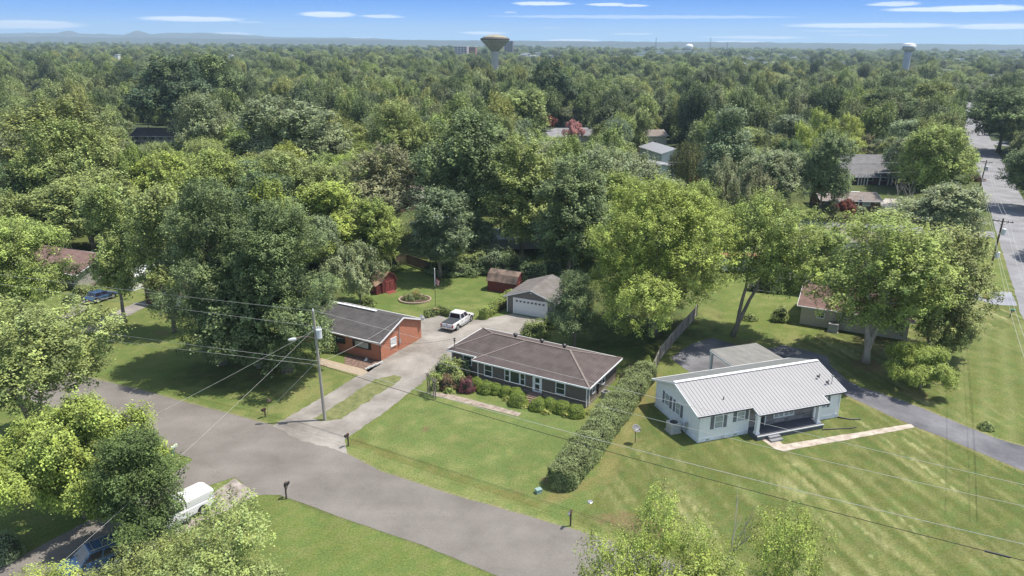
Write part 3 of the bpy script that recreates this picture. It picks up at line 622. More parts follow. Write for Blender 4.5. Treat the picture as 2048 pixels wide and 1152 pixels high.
# ---- orange brick house
BA = -28; bR = Vector(g(761.3, 722.4)); bx = Vector((math.cos(R_(BA)), math.sin(R_(BA)))); bO = bR - bx * 13
bh = gable_house('brick_house', 'orange brick house with charcoal gable roof beside the gravel driveway', 'house', bO, BA, 13, 8.4, 2.5, 1.55, brick_o, roof_grey, .35, .3, ridge_m=None, yr=4.4)
window(bh, 'F', 0, 9.3, 11.3, 1.2, 1.95, cols=1, rows=1, fm=dark, pm=curtain, shut=.3, shm=black); window(bh, 'F', 0, 6.2, 7.4, 1.2, 1.95, fm=dark, pm=glass, shut=.3, shm=black)
window(bh, 'R', 13, 2.1, 3.05, 1.15, 2.0, rows=1, pm=mat('white blind', (.62, .64, .64), .5)); MB().box(13.0, 13.12, 2.0, 3.15, 1.0, 1.055).build('sill', concrete, bh)
c_ = MB(); c_.tube([(13.1, 3.7, .9), (13.1, 3.7, 4.15)], .045, 8); c_.box(13.02, 13.2, 3.55, 3.85, 1.0, 1.45); c_.build('meter_conduit', metalg, bh)
MB().box(13.005, 13.06, -.06, .06, 0, 2.5).build('corner_board', dark, bh)
MB().beam((2.5, 4.4, 4.24), (9.2, 4.4, 4.24), .35, .1).build('ridge_vent', trimw, bh)
dish_m = mat('dish grey', (.16, .16, .165), .5)
def dish(o, z, az_, label, h=1.2, m=dish_m, r=.42):
    e = empty('satellite_dish', (*o, z), R_(az_), label, 'satellite dish')
    MB().tube([(0, 0, 0), (0, 0, h)], .035, 8).build('post', dark, e)
    b = MB(); b.lathe([(.02, 0), (r * .5, .03), (r * .85, .09), (r, .14), (r, .155), (r * .85, .11), (r * .5, .05), (.02, .02)], 20); d_ = b.build('reflector', m, e, True)
    d_.location = (0, 0, h); d_.rotation_euler = (R_(38), 0, 0)
    MB().tube([(0, -.1, h - .15), (0, -.55, h + .2)], .02, 6).box(-.05, .05, -.62, -.52, h + .15, h + .25).build('feed_arm', dark, e); return e
dish(g(1270, 886), 0, 30, 'grey satellite dish on a short post in the lawn between hedge and white house', 1.5)
q = lw(bh, 13.2, 8.3); dish((q.x, q.y), 2.45, 70, 'satellite dish at the rear corner of the orange brick house roof', .35)
bk = MB()
for i in range(9): bk.box(-.16, .16, -.12, .12, 0, .16 + .04 * (i % 2), 0, None) if 0 else bk.box(i * .3 - 1.35, i * .3 - 1.08, -.1 - .03 * (i % 2), .1, 0, .14 + .03 * (i % 3))
o = bk.build('edging_stones', mat('white stones', (.55, .55, .53), .9, .2, 5)); q = g(748, 732); o.location = (*q, 0); o.rotation_euler[2] = R_(52); tag(o, 'row of whitewashed edging stones at the brick house mulch bed', 'edging')
MB().extr([(0, 0), (.35, 0), (.2, .22), (.1, .22)], -.3, .3).build('splash_block', trimw).location = (*g(729, 720), 0); tag(bpy.data.objects['splash_block'], 'small white splash block on the mulch in front of the brick house', 'splash block')

# ---- garage
gg = None
GO = Vector(g(1014, 624)); GAa = -25
# gable faces the driveway: ridge runs front to back, so build with x to the back
def front_gable(name, label, cat, o, ang, W, D, wz, rise, mw, mr, ov=.3, fas=None, gambrel=False, group=None):
    e = empty(name, (o[0], o[1], 0), R_(ang), label, cat, group)
    if gambrel: pr = [(0, 0), (W, 0), (W, wz), (W * .82, wz + rise * .62), (W / 2, wz + rise), (W * .18, wz + rise * .62), (0, wz)]
    else: pr = [(0, 0), (W, 0), (W, wz), (W / 2, wz + rise), (0, wz)]
    MB().extr(pr, 0, D, 'y').build('wall', mw, e); t_ = .06 if gambrel else .1
    up = pr[2:]; ext = .12 if gambrel else .35; s = (up[0][1] - up[1][1]) / (up[0][0] - up[1][0])
    up = [(up[0][0] + ext, up[0][1] + ext * s)] + up[1:-1] + [(-ext, up[-1][1] + ext * s)]
    rb = MB(); rb.slab([[(a[0], -ov, a[1] + t_ + .02), (a[0], D + ov, a[1] + t_ + .02), (b2[0], D + ov, b2[1] + t_ + .02), (b2[0], -ov, b2[1] + t_ + .02)] for a, b2 in zip(up[:-1], up[1:])], t_); rb.build('roof', mr, e)
    tb = MB()
    for y in (-ov - .026, D + ov + .026): bt = MB(); trim_line(bt, [(p, y, z_ + .0) for p, z_ in up], .15, .05); bt.build('bargeboard', fas or trimw, e)
    if not gambrel:
        for p, z_ in (up[0], up[-1]): MB().beam((p + (.05 if p > 0 else -.05), -ov, z_ - .02), (p + (.05 if p > 0 else -.05), D + ov, z_ - .02), .1, .13).build('fascia', fas or trimw, e)
    return e
ga = front_gable('detached_garage', 'dark grey detached garage with white overhead door and row of small door windows', 'garage', GO, GAa, 7.2, 7.5, 2.5, 1.25, garwall, roof_gar)
od = MB(); od.box(1.1, 5.95, -.04, -.001, .02, 2.2)
gd = od.build('overhead_door', banded('white sectional door', (.7, .72, .73), (.5, .52, .54), .54, 'z', .05, .4, .04), ga)
fb = MB()
for a, b2, z0, z1 in ((.95, 1.1, 0, 2.35), (5.95, 6.1, 0, 2.35), (1.1, 5.95, 2.2, 2.35)): fb.box(a, b2, -.06, -.001, z0, z1)
fb.build('door_frame', trimw, ga)
for i in range(8): MB().box(1.35 + i * .57, 1.35 + i * .57 + .34, -.055, -.041, 1.78, 2.02).build('door_window', glass, gd)
MB().box(3.5, 3.65, -.12, -.001, 3.2, 3.35).build('security_light', trimw, ga)
for x in (0, 7.08): MB().box(x, x + .12, -.03, -.001, .05, 2.5).build('corner_trim', trimw, ga)
# ---- red sheds
redw = banded('barn red siding', (.15, .03, .028), (.10, .018, .018), .3, 'xy', .06, .75, .2)
redd = mat('red door paint', (.2, .04, .036), .7, .15, 3)
shr = mat('rusty shingles', (.20, .12, .085), .9, .45, 1.1, col2=(.3, .2, .13)); shd = mat('patched shingles', (.07, .058, .052), .9, .4, .8, col2=(.22, .155, .12))
def shed(o, ang, W, D, label, rm, doors=True):
    e = front_gable('garden_shed', label, 'shed', o, ang, W, D, 1.75, 1.35, redw, rm, .12, mat('dark red trim', (.11, .03, .03), .7), True)
    if doors:
        for k_, (a, b2) in enumerate(((W * .2, W * .49), (W * .51, W * .8))):
            d_ = MB(); d_.box(a, b2, -.05, -.001, .12, 1.75); do = d_.build('door', redd, e); x_ = MB()
            x_.beam((a + .04, -.065, .2), (b2 - .04, -.065, 1.65), .03, .08); x_.beam((a + .04, -.068, 1.65), (b2 - .04, -.068, .2), .03, .08)
            for z_ in (.16, 1.71): x_.box(a, b2, -.07, -.051, z_ - .05, z_ + .05)
            x_.build('cross_brace', mat('dusty red', (.33, .09, .08), .8), do)
    return e
sL = Vector(g(765.4, 587.5)); s1 = shed(sL, 48.5, 2.7, 4.9, 'red gambrel shed with cross-braced double doors and lean-to, beside the flower bed lawn', shr)
ln = MB(); ln.slab([[(-1.15, .1, 1.35), (-.05, .1, 1.8), (-.05, 4.9, 1.8), (-1.15, 4.9, 1.35)]], .05); ln.build('lean_to_roof', shr, s1)
MB().box(-1.0, -.02, .15, 4.8, 0, 1.3).build('lean_to_wall', redw, s1); MB().extr([(0, 0), (0, .12), (.0, .12), (-.9, .01), (-.9, 0)], .6, 2.1, 'x').build('ramp', redd, s1)
sR = Vector(g(975, 581)); ax = Vector((math.cos(R_(-25)), math.sin(R_(-25)))); sRo = sR + ax * 4.8
s2 = shed(sRo, 65, 3.0, 4.8, 'red gambrel shed with patchy brown roof in the shade behind the grey garage', shd, True)

# ---- house behind the right-hand trees
qh = g(1598.5, 647); h1 = gable_house('beige_house', 'beige house with reddish brown roof half hidden behind the two large right-hand trees', 'house', qh, -27, 13, 8.5, 2.7, 1.7, beige, roof_red, .4, .5)
window(h1, 'F', 0, 2.1, 2.9, 1.3, 1.95, rows=2, cols=2)
ac_unit(lw(h1, 4.3, -.9), -27, 1.2, 'boxy grey air conditioner against the beige house wall', mat('grey metal', (.28, .29, .3), .5))
cpt = empty('open_shelter', (*g(1548, 585), 0), R_(-27), 'low grey-roofed open shelter left of the beige house', 'shelter')
MB().slab([[(0, 0, 2.3), (5, 0, 2.3), (5, 5, 2.5), (0, 5, 2.5)]], .1).build('roof', roof_pale, cpt)
for x, y in ((.2, .2), (4.8, .2), (.2, 4.8), (4.8, 4.8)): MB().box(x - .07, x + .07, y - .07, y + .07, 0, 2.25).build('post', trimw, cpt)
# white trailer
tr = empty('storage_trailer', (*g(1443, 546), 0), R_(0), 'white storage trailer with open side door at the edge of the back lawn', 'trailer')
MB().box(0, 6.2, 0, 2.4, .35, 2.7).build('body', mat('white trailer skin', (.6, .65, .66), .45, .05), tr); MB().box(.6, 1.5, -.04, -.001, .4, 1.9).build('door', mat('cream panel', (.5, .5, .45), .6), tr)
MB().box(4.0, 5.6, -.03, -.001, 1.2, 2.2).build('window', glass, tr); MB().box(-.05, 6.25, -.05, 2.45, 2.701, 2.8).build('roof', mat('rusty trailer roof', (.42, .2, .12), .8, .3, 1), tr)
for x in (1.5, 4.6): MB().tube([(x, -.02, .35), (x, .25, .35)], .35, 14).build('wheel', black, tr)
# low brick house with pale roof across the side street
qb = g(1640, 420); h2 = gable_house('low_brick_house', 'low dark brick house with pale grey roof and red maple in front', 'house', qb, -4, 13, 8, 2.4, 1.1, brick_d, roof_tan, .7, .4, ridge_m=None)
window(h2, 'F', 0, 9.3, 10.8, 1.2, 2.0, rows=1, pm=curtain); window(h2, 'F', 0, 2.3, 4.8, 1.1, 2.1, cols=3, rows=1, pm=curtain); dish(lw(h2, 8.6, -.3), 2.5, 20, 'dark satellite dish on the eave of the low brick house', .3)
MB().box(8.0, 8.12, -.75, -.63, 0, 2.3).build('porch_post', trimw, h2)
MB().box(8.3, 10.2, 4.6, 5.6, 3.3, 3.42).build('skylight', trimw, h2)
qa = g(1680, 368); h3 = gable_house('colonnade_brick_house', 'dark red brick house with broad grey roof and thin white columns', 'house', qa, 0, 15, 11, 3.2, 3.9, brick_d, roof_pale, 1.6, .4)
for x in (4.2, 5.0, 5.8, 6.6): MB().box(x - .1, x + .1, -1.5, -1.3, 0, 3.0).build('porch_column', trimw, h3)
for x in (10.0, 12.3, 13.3): MB().box(x - .12, x + .12, -1.4, -1.2, 0, 3.0).build('porch_column', trimw, h3)
for a in (1.5, 7.5, 11): window(h3, 'F', 0, a, a + 1.2, 1.0, 2.3, rows=2)
h3.rotation_euler[2] = R_(1)
MB().slab([[(9, -2.0, 3.05), (13, -2.0, 3.05), (13, 0, 3.9), (9, 0, 3.9)]], .1).build('porch_roof', roof_pale, h3)
# grey roof with white vents seen between the two maples
qv = g(1600, 505); h4 = gable_house('side_street_house', 'grey-roofed house with small white roof vents between the two right-hand maples', 'house', qv, -6, 16, 8.5, 2.5, 1.2, cream, roof_tan, .5, .4)
for x in (3.0, 9.5): vent(h4, x, 5.5, 3.4, .22, .16, trimw)
# white metal building behind the willow
mw = banded('white corrugated metal', (.6, .64, .66), (.42, .46, .48), .3, 'xy', .15, .5, .06); mg = mat('pale teal metal wall', (.44, .53, .53), .5, .08, 1)
qm = g(1322, 335); mbd = front_gable('metal_workshop', 'white corrugated metal workshop behind the weeping willow', 'workshop', qm, 15, 9, 16, 4.2, 1.3, mw, metal_roof)
qm2 = g(1292, 362); mbd2 = front_gable('teal_metal_shed', 'pale teal metal shed with sloping roof in front of the white workshop', 'workshop', qm2, 15, 8.5, 8, 3.6, .8, mg, metal_roof)
# more roofs glimpsed through the woods
h5 = gable_house('distant_grey_house', 'charcoal roofed house with porch windows by a utility pole on the far left', 'house', g(266, 284), -2, 17, 10, 2.6, 2.0, cream, roof_grey, 1.2, .5)
for a in (1, 4, 7, 10, 13): window(h5, 'F', 0, a, a + 1.3, .9, 2.2, pm=glass)
h6 = gable_house('taupe_gable_house', 'house with brown roof, white trim and double window at the left edge behind trees', 'house', Vector(g(159, 580)) - Vector((math.cos(R_(-24)), math.sin(R_(-24)))) * 14, -24, 14, 9, 2.5, 1.7, mat('taupe siding', (.36, .34, .31), .7), roof_red, .4, .4, found=(block, .5))
window(h6, 'F', 0, 10.6, 12.6, 1.1, 2.2, cols=2, rows=1, pm=glass, shut=.35, shm=mat('brown shutter', (.06, .04, .035))); door(h6, 'F', 0, 7.6, 8.5, .4, 2.4, trimw)
h7 = gable_house('brick_and_white_house', 'red brick and white panelled house with dark shutters behind a pale tree trunk', 'house', g(293, 607), -28.5, 13, 8, 2.6, 1.4, brick_d, roof_red, .4, .3)
MB().box(4.0, 8.2, -.06, -.001, .8, 2.5).build('white_panel', mat('white panel', (.66, .68, .66), .6), h7)
window(h7, 'F', -.06, 5.2, 6.2, 1.0, 2.1, rows=1, pm=curtain, shut=.28, shm=dark); window(h7, 'F', 0, .7, 2.6, 1.6, 2.2, rows=1)
ws = empty('wooden_steps', (*g(352, 633), 0), R_(-28), 'dark wooden steps with rail in front of the brick and white house', 'steps')
for i in range(3): MB().box(-.8, .8, -.9 + i * .3, -.65 + i * .3, .12 + i * .17, .18 + i * .17).build('tread', woodd, ws)
MB().beam((-.85, -.9, 1.0), (-.85, .3, 1.4), .06, .08).box(-.88, -.82, -.92, -.86, 0, 1.0).build('rail', woodd, ws)
ho = front_gable('white_carport_roof', 'small white metal awning over a paved yard behind the left-hand trees', 'carport', g(238, 575), -28, 3.4, 5.5, 2.3, .3, trimw, trimw)
h8 = front_gable('white_roofed_outbuilding', 'outbuilding with white metal roof and pale ribbed wall in the woods behind the fence', 'outbuilding', g(826, 470), -28, 5.5, 7, 2.4, .5, mw, mat('bluish white roof', (.58, .64, .72), .4))
h9 = gable_house('blue_roofed_outbuilding', 'bluish metal roofed building deep in the shade of the central trees', 'outbuilding', g(958, 500), 6, 12, 6, 2.3, .8, cream, mat('bluish metal roof', (.4, .47, .56), .4), .8)
h10 = gable_house('pinkish_roof_house', 'house showing only a patch of pinkish brown roof between the central crowns', 'house', g(800, 425), 50, 10, 8, 2.6, 1.8, brick_d, roof_tan)
h11 = hip_house('crossroad_house', 'pale house with grey roof beside the pink crape myrtle', 'house', g(1160, 285), 5, 12, 9, 2.6, 1.8, cream, roof_pale)
h12 = gable_house('cream_house', 'cream two-storey house behind a brown board fence left of the workshop', 'house', g(1280, 296), 12, 10, 9, 4.2, 1.6, cream, roof_tan)
for a in (1.2, 5): window(h12, 'F', 0, a, a + 1, 1.3, 2.4)
h13 = gable_house('far_left_house', 'pale house glimpsed at the left edge among the trees', 'house', g(-40, 372), 10, 12, 8, 2.8, 1.6, cream, roof_pale)
h14 = hip_house('brick_corner_house', 'reddish roofed house behind the small red crape myrtle at the crossing', 'house', g(1078, 248), 3, 14, 9, 2.7, 1.9, brick_d, roof_red)
h15 = gable_house('roadside_house', 'pale roofed house among trees left of the far avenue', 'house', g(1805, 225), 10, 14, 9, 2.8, 2.2, cream, roof_pale)
hh = None

# ------------------------------------------------------------------ fences
fwood = banded('weathered grey boards', (.30, .275, .25), (.12, .1, .09), .15, 'x', .1, .9, .15, 2, .25)
fdark = banded('brown fence boards', (.12, .085, .065), (.04, .03, .025), .15, 'x', .1, .9, .2, 2, .3)
def fence(pts, h, m, label, name='board_fence', tooth=True):
    P = [Vector(p) for p in pts]; e = empty(name, (*P[0], 0), 0, label, 'fence')
    for i in range(len(P) - 1):
        d = P[i + 1] - P[i]; n_ = max(1, round(d.length / 2.4)); a_ = math.atan2(d.y, d.x)
        for k_ in range(n_):
            s = P[i] + d * (k_ / n_) - P[0]; ln_ = d.length / n_; b = MB(); x = 0; rr = random.Random(i * 9 + k_)
            while x < ln_ - .02:
                w_ = min(.14, ln_ - x); b.box(x, x + w_ - .012, -.012, .012, .04, h + rr.uniform(-.03, .03)); x += .15
            for z_ in (.35, h * .85): b.box(0, ln_, .013, .05, z_, z_ + .09)
            o = b.build('board_panel', m, e); o.location = (s.x, s.y, 0); o.rotation_euler[2] = a_
            o = MB().box(-.05, .05, .05, .15, 0, h).build('post', m, e); o.location = (s.x, s.y, 0); o.rotation_euler[2] = a_
    return e
fence(GP((1392, 632), (1386, 642), (1350, 682), (1318, 722), (1300, 765)), 1.75, fwood, 'weathered grey board fence running from the hedge back to the big maple')
fence(GP((1240, 775), (1262, 750)), 1.5, fdark, 'short dark board fence joining the taupe house to the hedge')
fence(GP((730, 572), (770, 548), (800, 530), (815, 528), (866, 546)), 1.7, fdark, 'brown board fence curving round the back lawn behind the red shed')
fence(GP((1278, 308), (1322, 306)), 2.0, mat('reddish fence boards', (.26, .12, .07), .9, .2, 2), 'reddish brown board fence beside the white metal workshop')
def rail_fence(pts, label):
    P = [Vector(p) for p in pts]; e = empty('rail_fence', (*P[0], 0), 0, label, 'fence')
    for i in range(len(P) - 1):
        a, b2 = P[i] - P[0], P[i + 1] - P[0]
        for z_ in (.35, .7, 1.05): MB().beam((*a, z_), (*b2, z_), .04, .1).build('rail', woodd, e)
        for t_ in (0, .5, 1): c_ = a.lerp(b2, t_); MB().box(c_.x - .06, c_.x + .06, c_.y - .06, c_.y + .06, 0, 1.25).build('post', woodd, e)
rail_fence(GP((1088, 655), (1105, 643)), 'short dark rail gate beside the garage and the dark conical tree')
rail_fence(GP((1000, 622), (1012, 617)), 'short dark rail fence between the leafy hedge and the garage')

# ------------------------------------------------------------------ poles and wires
def curve(a, b, sag, n=24):
    a = Vector(a); b = Vector(b); return [a.lerp(b, i / n) - Vector((0, 0, sag * 4 * (i / n) * (1 - i / n))) for i in range(n + 1)]
wpale = mat('pale cable', (.5, .5, .48), .5, .1); wdark = mat('black cable', (.02, .02, .02), .6, .1)
def wire(a, b, sag, r, m, label, splice=None, group=None):
    a = Vector(a); b2 = Vector(b) - a; mb = MB().tube(curve((0, 0, 0), b2, sag), r, 5)
    o = mb.build('power_line', m); o.location = a; tag(o, label, 'cable', group)
    if splice:
        p = curve((0, 0, 0), b2, sag, 100); i = int(splice * 100); MB().tube([p[i], p[i + 1], p[i + 2]], r * 3.2, 8).build('splice_case', black, o)
    return o
pq = Vector(g(650, 840)); PH = hgt(650, 840, 622)
up = empty('utility_pole', (*pq, 0), 0, 'pale wooden utility pole with transformer and street lamp on the grass island of the driveway', 'utility pole')
up.rotation_euler = (0, R_(-1.6), 0)
MB().tube([(0, 0, 0), (0, 0, PH)], [.17, .11], 12).build('shaft', woodp, up)
tf = MB(); tf.lathe([(.24, 0), (.27, .05), (.27, .85), (.29, .86), (.29, .92), (.1, 1.0)], 18, (.38, -.12, 0)); o = tf.build('transformer', mat('pale grey enamel', (.6, .64, .66), .35), up); o.location = (0, 0, PH - 2.75)
bu = MB()
for k_ in (0, 1, 2): bu.lathe([(.04, 0), (.06, .06), (.04, .12), (.05, .18), (.02, .26)], 8, (.38 + .16 * (k_ - 1), -.12, PH - 1.78))
bu.build('bushing', trimw, up)
ins = MB(); ins.lathe([(.05, 0), (.08, .08), (.05, .16), (.03, .25)], 10, (0, 0, PH)); ins.box(-.25, .1, -.05, .05, PH - 1.75, PH - 1.65); ins.build('insulator', trimw, up)
ar = MB(); ar.tube([(-.1, 0, PH - 2.75), (-.7, -.1, PH - 2.55), (-1.3, -.2, PH - 2.5), (-1.9, -.3, PH - 2.65)], .035, 8); la = ar.build('lamp_arm', mat('brownish pipe', (.35, .25, .2), .6), up)
lh = MB(); lh.lathe([(.04, -.4), (.12, -.3), (.17, 0), (.14, .3), (.04, .42)], 12); o = lh.build('lamp_head', mat('lamp aluminium', (.6, .62, .64), .35), up); o.location = (-2.2, -.35, PH - 2.72); o.rotation_euler = (0, R_(84), R_(8))
def wpt(px, py, z): q_ = g(px, py, z); return (q_[0], q_[1], z)
T = lambda dz, dx=0: (pq.x + dx - (PH - dz) * .028, pq.y, PH - dz)
# next pole of the street line stands outside the picture to the lower right
NP = Vector((42.0, 33.0))
RW = [(0, (2048, 978), .4, .012, wpale, 'topmost pale power line leaving the driveway pole to the lower right'), (1.6, (2048, 1018), .9, .012, wpale, 'second pale power line crossing in front of the taupe house to the lower right'),
      (5.2, (2040, 1088), .8, .016, wpale, 'lowest pale cable crossing the two front lawns'), (5.6, (2048, 1121), .8, .023, wdark, 'thick black cable with splice case crossing both front lawns')]
def zat(px, py, X, Y):           # height at plan point (X,Y) whose picture row is py
    lo, hi = -20, 60
    for _ in range(50):
        m_ = (lo + hi) / 2
        if proj(X, Y, m_)[1] > py: lo = m_
        else: hi = m_
    return lo
def col_hit(px, A, B):           # plan point on A-B seen at column px
    lo, hi = 0, 1
    for _ in range(50):
        m_ = (lo + hi) / 2; p = A.lerp(B, m_)
        if proj(p.x, p.y, 6)[0] < px: lo = m_
        else: hi = m_
    return lo, A.lerp(B, lo)
for dz, (px, py), sag, r_, m_, lb in RW:
    t_, p = col_hit(px, pq, NP); z_ = zat(px, py, p.x, p.y); zA = PH - dz; zB = (z_ + 4 * sag * t_ * (1 - t_) - zA * (1 - t_)) / t_
    wire((pq.x, pq.y, zA), (NP.x, NP.y, zB), sag, r_, m_, lb, (t_ * .975 if m_ is wdark else None))
LP = Vector(g(-260, 640))
for dz, rowL, r_, lb in ((0, 560, .012, 'topmost pale power line leaving the driveway pole to the left'), (1.6, 585, .012, 'middle pale power line leaving the driveway pole to the left'), (5.2, 655, .015, 'lower pale cable leaving the driveway pole to the left'), (5.6, 668, .015, 'lowest cable passing in front of the dense dark tree to the left')):
    t_, p = col_hit(300, LP, pq); z_ = zat(300, rowL + 20, p.x, p.y); zA = PH - dz; zB = (z_ - zA * t_) / (1 - t_)
    wire((LP.x, LP.y, zB), (pq.x, pq.y, zA), .25, r_, wpale, lb)
wire(T(1.75), (*g(95, 1150, 4), 4), .3, .008, wpale, 'pale service drop from the driveway pole steeply down over the street')
wire(T(1.9), (*g(-60, 1010, 4), 4), .3, .008, wpale, 'pale service drop from the driveway pole to the far lower left')
wire(T(2.2), (*lw(gh, .5, 1.0), 3.9), .9, .014, wdark, 'thin dark service drop from the driveway pole to the mast on the taupe roof')
wire(T(5.3), (*lw(bh, 13.1, 3.7), 4.1), .4, .012, wpale, 'thin pale service drop from the driveway pole to the brick house')
# guy wire
wire(T(5.0), (*g(525, 832), .1), .1, .015, wpale, 'pale guy cable from the driveway pole to the verge by the small mailbox')

def street_pole(base, top_row, lean, label, xf=0, name='utility_pole', arm=1.3, arm_z=.35, r=.17, lamp=False):
    x, y = g(*base); h = hgt(base[0], base[1], top_row); e = empty(name, (x, y, 0), R_(-28), label, 'utility pole', 'dark utility poles along the avenue')
    e.rotation_euler = (0, R_(lean), R_(-28))
    MB().tube([(0, 0, 0), (0, 0, h)], [r, r * .65], 10).build('shaft', woodd, e)
    if arm: MB().box(-arm, arm, -.3, -.16, h - arm_z - .12, h - arm_z).beam((-arm * .6, -.23, h - arm_z - .1), (0, -.15, h - arm_z - .7), .04, .04).beam((arm * .6, -.23, h - arm_z - .1), (0, -.15, h - arm_z - .7), .04, .04).build('crossarm', woodd, e)
    ib = MB()
    for a in (-arm * .9, -arm * .4, arm * .5, arm * .9): ib.lathe([(.04, 0), (.07, .1), (.03, .22)], 8, (a, -.23, h - arm_z))
    ib.build('insulator', metalg, e)
    for k_ in range(xf):
        tb_ = MB(); tb_.lathe([(.25, 0), (.28, .05), (.28, .85), (.3, .9), (.1, 1.0)], 14, (.42, -.1, h - 2.4 - 3.5 * k_)); tb_.build('transformer', mat('pale grey enamel', (.6, .64, .66), .35), e)
    return e, h
p1, h1_ = street_pole((1966, 595), 436, 2.0, 'tall dark utility pole with two grey transformers next to the orange traffic cone', 2)
p2, h2_ = street_pole((1953, 402), 320, 2.2, 'dark utility pole with crossarm where cables cross the avenue', 1)
p3, h3_ = street_pole((1936, 368), 304, 2.5, 'slim dark utility pole standing just left of the crossing-cable pole', 0)
p4, h4_ = street_pole((1926, 313), 263, 2.0, 'small distant utility pole third up the avenue', 0)
p5, h5_ = street_pole((1920, 257), 230, 2.0, 'tiny farthest utility pole up the avenue', 0)
p6, h6_ = street_pole((301, 285), 236, 0, 'weathered pale pole in front of the far left grey-roofed house', 0)
wl = [(Vector(p1.location), h1_), (Vector(p2.location), h2_)]
def ends(A, hA, B, hB, offs, r_, sag, m_, lbl):
    for k_, (dx, dz) in enumerate(offs):
        w_ = Vector((math.cos(R_(-28)), math.sin(R_(-28)), 0)) * dx
        wire(Vector((A.x, A.y, hA - dz)) + w_, Vector((B.x, B.y, hB - dz)) + w_, sag + k_ * .12, r_, m_, lbl[k_])
offs = [(-1.1, .15), (1.1, .15), (.6, .15), (0, 3.4)]
A = p1.location; Bn = Vector((A.x + sx.x * 62, A.y + sx.y * 62, 0)); Bn.xy = Bn.xy
ends(A, h1_, Bn, h1_, offs, .013, .8, wpale, ['leftmost pale line running down the right edge from the two-transformer pole', 'rightmost pale line running down the right edge from the two-transformer pole', 'inner pale line running down the right edge from the two-transformer pole', 'low heavy cable running down the right edge from the two-transformer pole'])
ends(p2.location, h2_, A, h1_, offs, .014, .8, wpale, ['leftmost line between the two nearest avenue poles', 'rightmost line between the two nearest avenue poles', 'inner line between the two nearest avenue poles', 'low heavy cable between the two nearest avenue poles'])
c2 = p2.location
for k_, (dz, rw) in enumerate(((.4, 322), (.7, 327), (2.6, 349))):
    D_ = Vector((c2.x - 105, c2.y + 8, 0)); z_ = zat(1300, rw, *D_.xy)
    wire(D_ + Vector((0, 0, zat(0, rw, D_.x, D_.y))), Vector((c2.x, c2.y, h2_ - dz)), .3, .035, wpale, ['upper', 'middle', 'lower'][k_] + ' of the pale cables crossing left from the avenue over the woods')
    wire(Vector((c2.x, c2.y, h2_ - dz)), Vector((c2.x + 60, c2.y - 22, h2_ - dz + 1)), .8, .03, wpale, ['upper', 'middle', 'lower'][k_] + ' of the pale cables crossing right over the avenue')
# ------------------------------------------------------------------ foliage
def leaf_material(name, rnd=False, transl=.25, cols=None):
    m = bpy.data.materials.new(name); m.use_nodes = True; t = m.node_tree; n = t.nodes.new; l = t.links.new; b = t.nodes['Principled BSDF']
    oi = n('ShaderNodeObjectInfo'); at = n('ShaderNodeAttribute'); at.attribute_name = 'tint'
    if rnd:
        rp = n('ShaderNodeValToRGB'); l(oi.outputs['Random'], rp.inputs[0]); rp.color_ramp.interpolation = 'LINEAR'; e = rp.color_ramp.elements
        cs = cols; e[0].color = (*cs[0], 1); e[1].color = (*cs[-1], 1)
        for i, c in enumerate(cs[1:-1]): q_ = e.new((i + 1) / (len(cs) - 1)); q_.color = (*c, 1)
        base = rp.outputs[0]
    else: base = oi.outputs['Color']
    sp = n('ShaderNodeSeparateColor'); l(at.outputs['Color'], sp.inputs[0])
    def mm(op, a, b2): 
        q_ = n('ShaderNodeMath'); q_.operation = op
        for i, v in enumerate((a, b2)):
            if isinstance(v, (int, float)): q_.inputs[i].default_value = v
            else: l(v, q_.inputs[i])
        return q_.outputs[0]
    v = n('ShaderNodeVectorMath'); v.operation = 'SCALE'; l(base, v.inputs[0]); l(mm('ADD', mm('MULTIPLY', sp.outputs[0], 1.3), .33), v.inputs['Scale'])
    # some sprays yellower than others
    mx = n('ShaderNodeMix'); mx.data_type = 'RGBA'; mx.blend_type = 'MULTIPLY'; l(mm('MULTIPLY', sp.outputs[1], .55), mx.inputs[0]); l(v.outputs[0], mx.inputs[6]); mx.inputs[7].default_value = (1.28, 1.18, .75, 1)
    l(mx.outputs[2], b.inputs['Base Color']); b.inputs['Roughness'].default_value = .55; b.inputs['Specular IOR Level'].default_value = .22
    tr = n('ShaderNodeBsdfTranslucent'); l(mx.outputs[2], tr.inputs[0]); ms = n('ShaderNodeMixShader'); ms.inputs[0].default_value = transl
    l(b.outputs[0], ms.inputs[1]); l(tr.outputs[0], ms.inputs[2]); l(ms.outputs[0], t.nodes['Material Output'].inputs[0]); return m
leafm = leaf_material('leaves', transl=.16)
def leaves(P, Nn, T1, T2, ls, rg, wr=.55):
    """P centres, Nn preferred normal: one folded-flat diamond per leaf"""
    n = len(P); A = rg.normal(size=(n, 3)); Nn = Nn + A * .42; Nn /= np.linalg.norm(Nn, axis=1)[:, None]
    U_ = rg.normal(size=(n, 3)); U_ -= Nn * (U_ * Nn).sum(1)[:, None]; U_ /= np.linalg.norm(U_, axis=1)[:, None]; W_ = np.cross(Nn, U_)
    s = (ls * rg.uniform(.65, 1.3, n))[:, None]
    Vt = np.stack([P - U_ * s / 2, P + W_ * s * wr / 2 - U_ * s * .06, P + U_ * s / 2, P - W_ * s * wr / 2 - U_ * s * .06], 1).reshape(-1, 3)
    Fc = np.arange(4 * n).reshape(n, 4); return Vt, Fc, np.repeat(T1, 4), np.repeat(T2, 4)
def leaf_mesh(name, P, Nn, T1, T2, ls, rg, wr=.55):
    V_, F_, a, b2 = leaves(P, Nn, T1, T2, ls, rg, wr); me = np_mesh(name, V_, F_)
    at = me.attributes.new('tint', 'FLOAT_COLOR', 'POINT'); at.data.foreach_set('color', np.stack([a, b2, a * 0, a * 0 + 1], 1).astype('f4').ravel())
    me.materials.append(leafm); return me
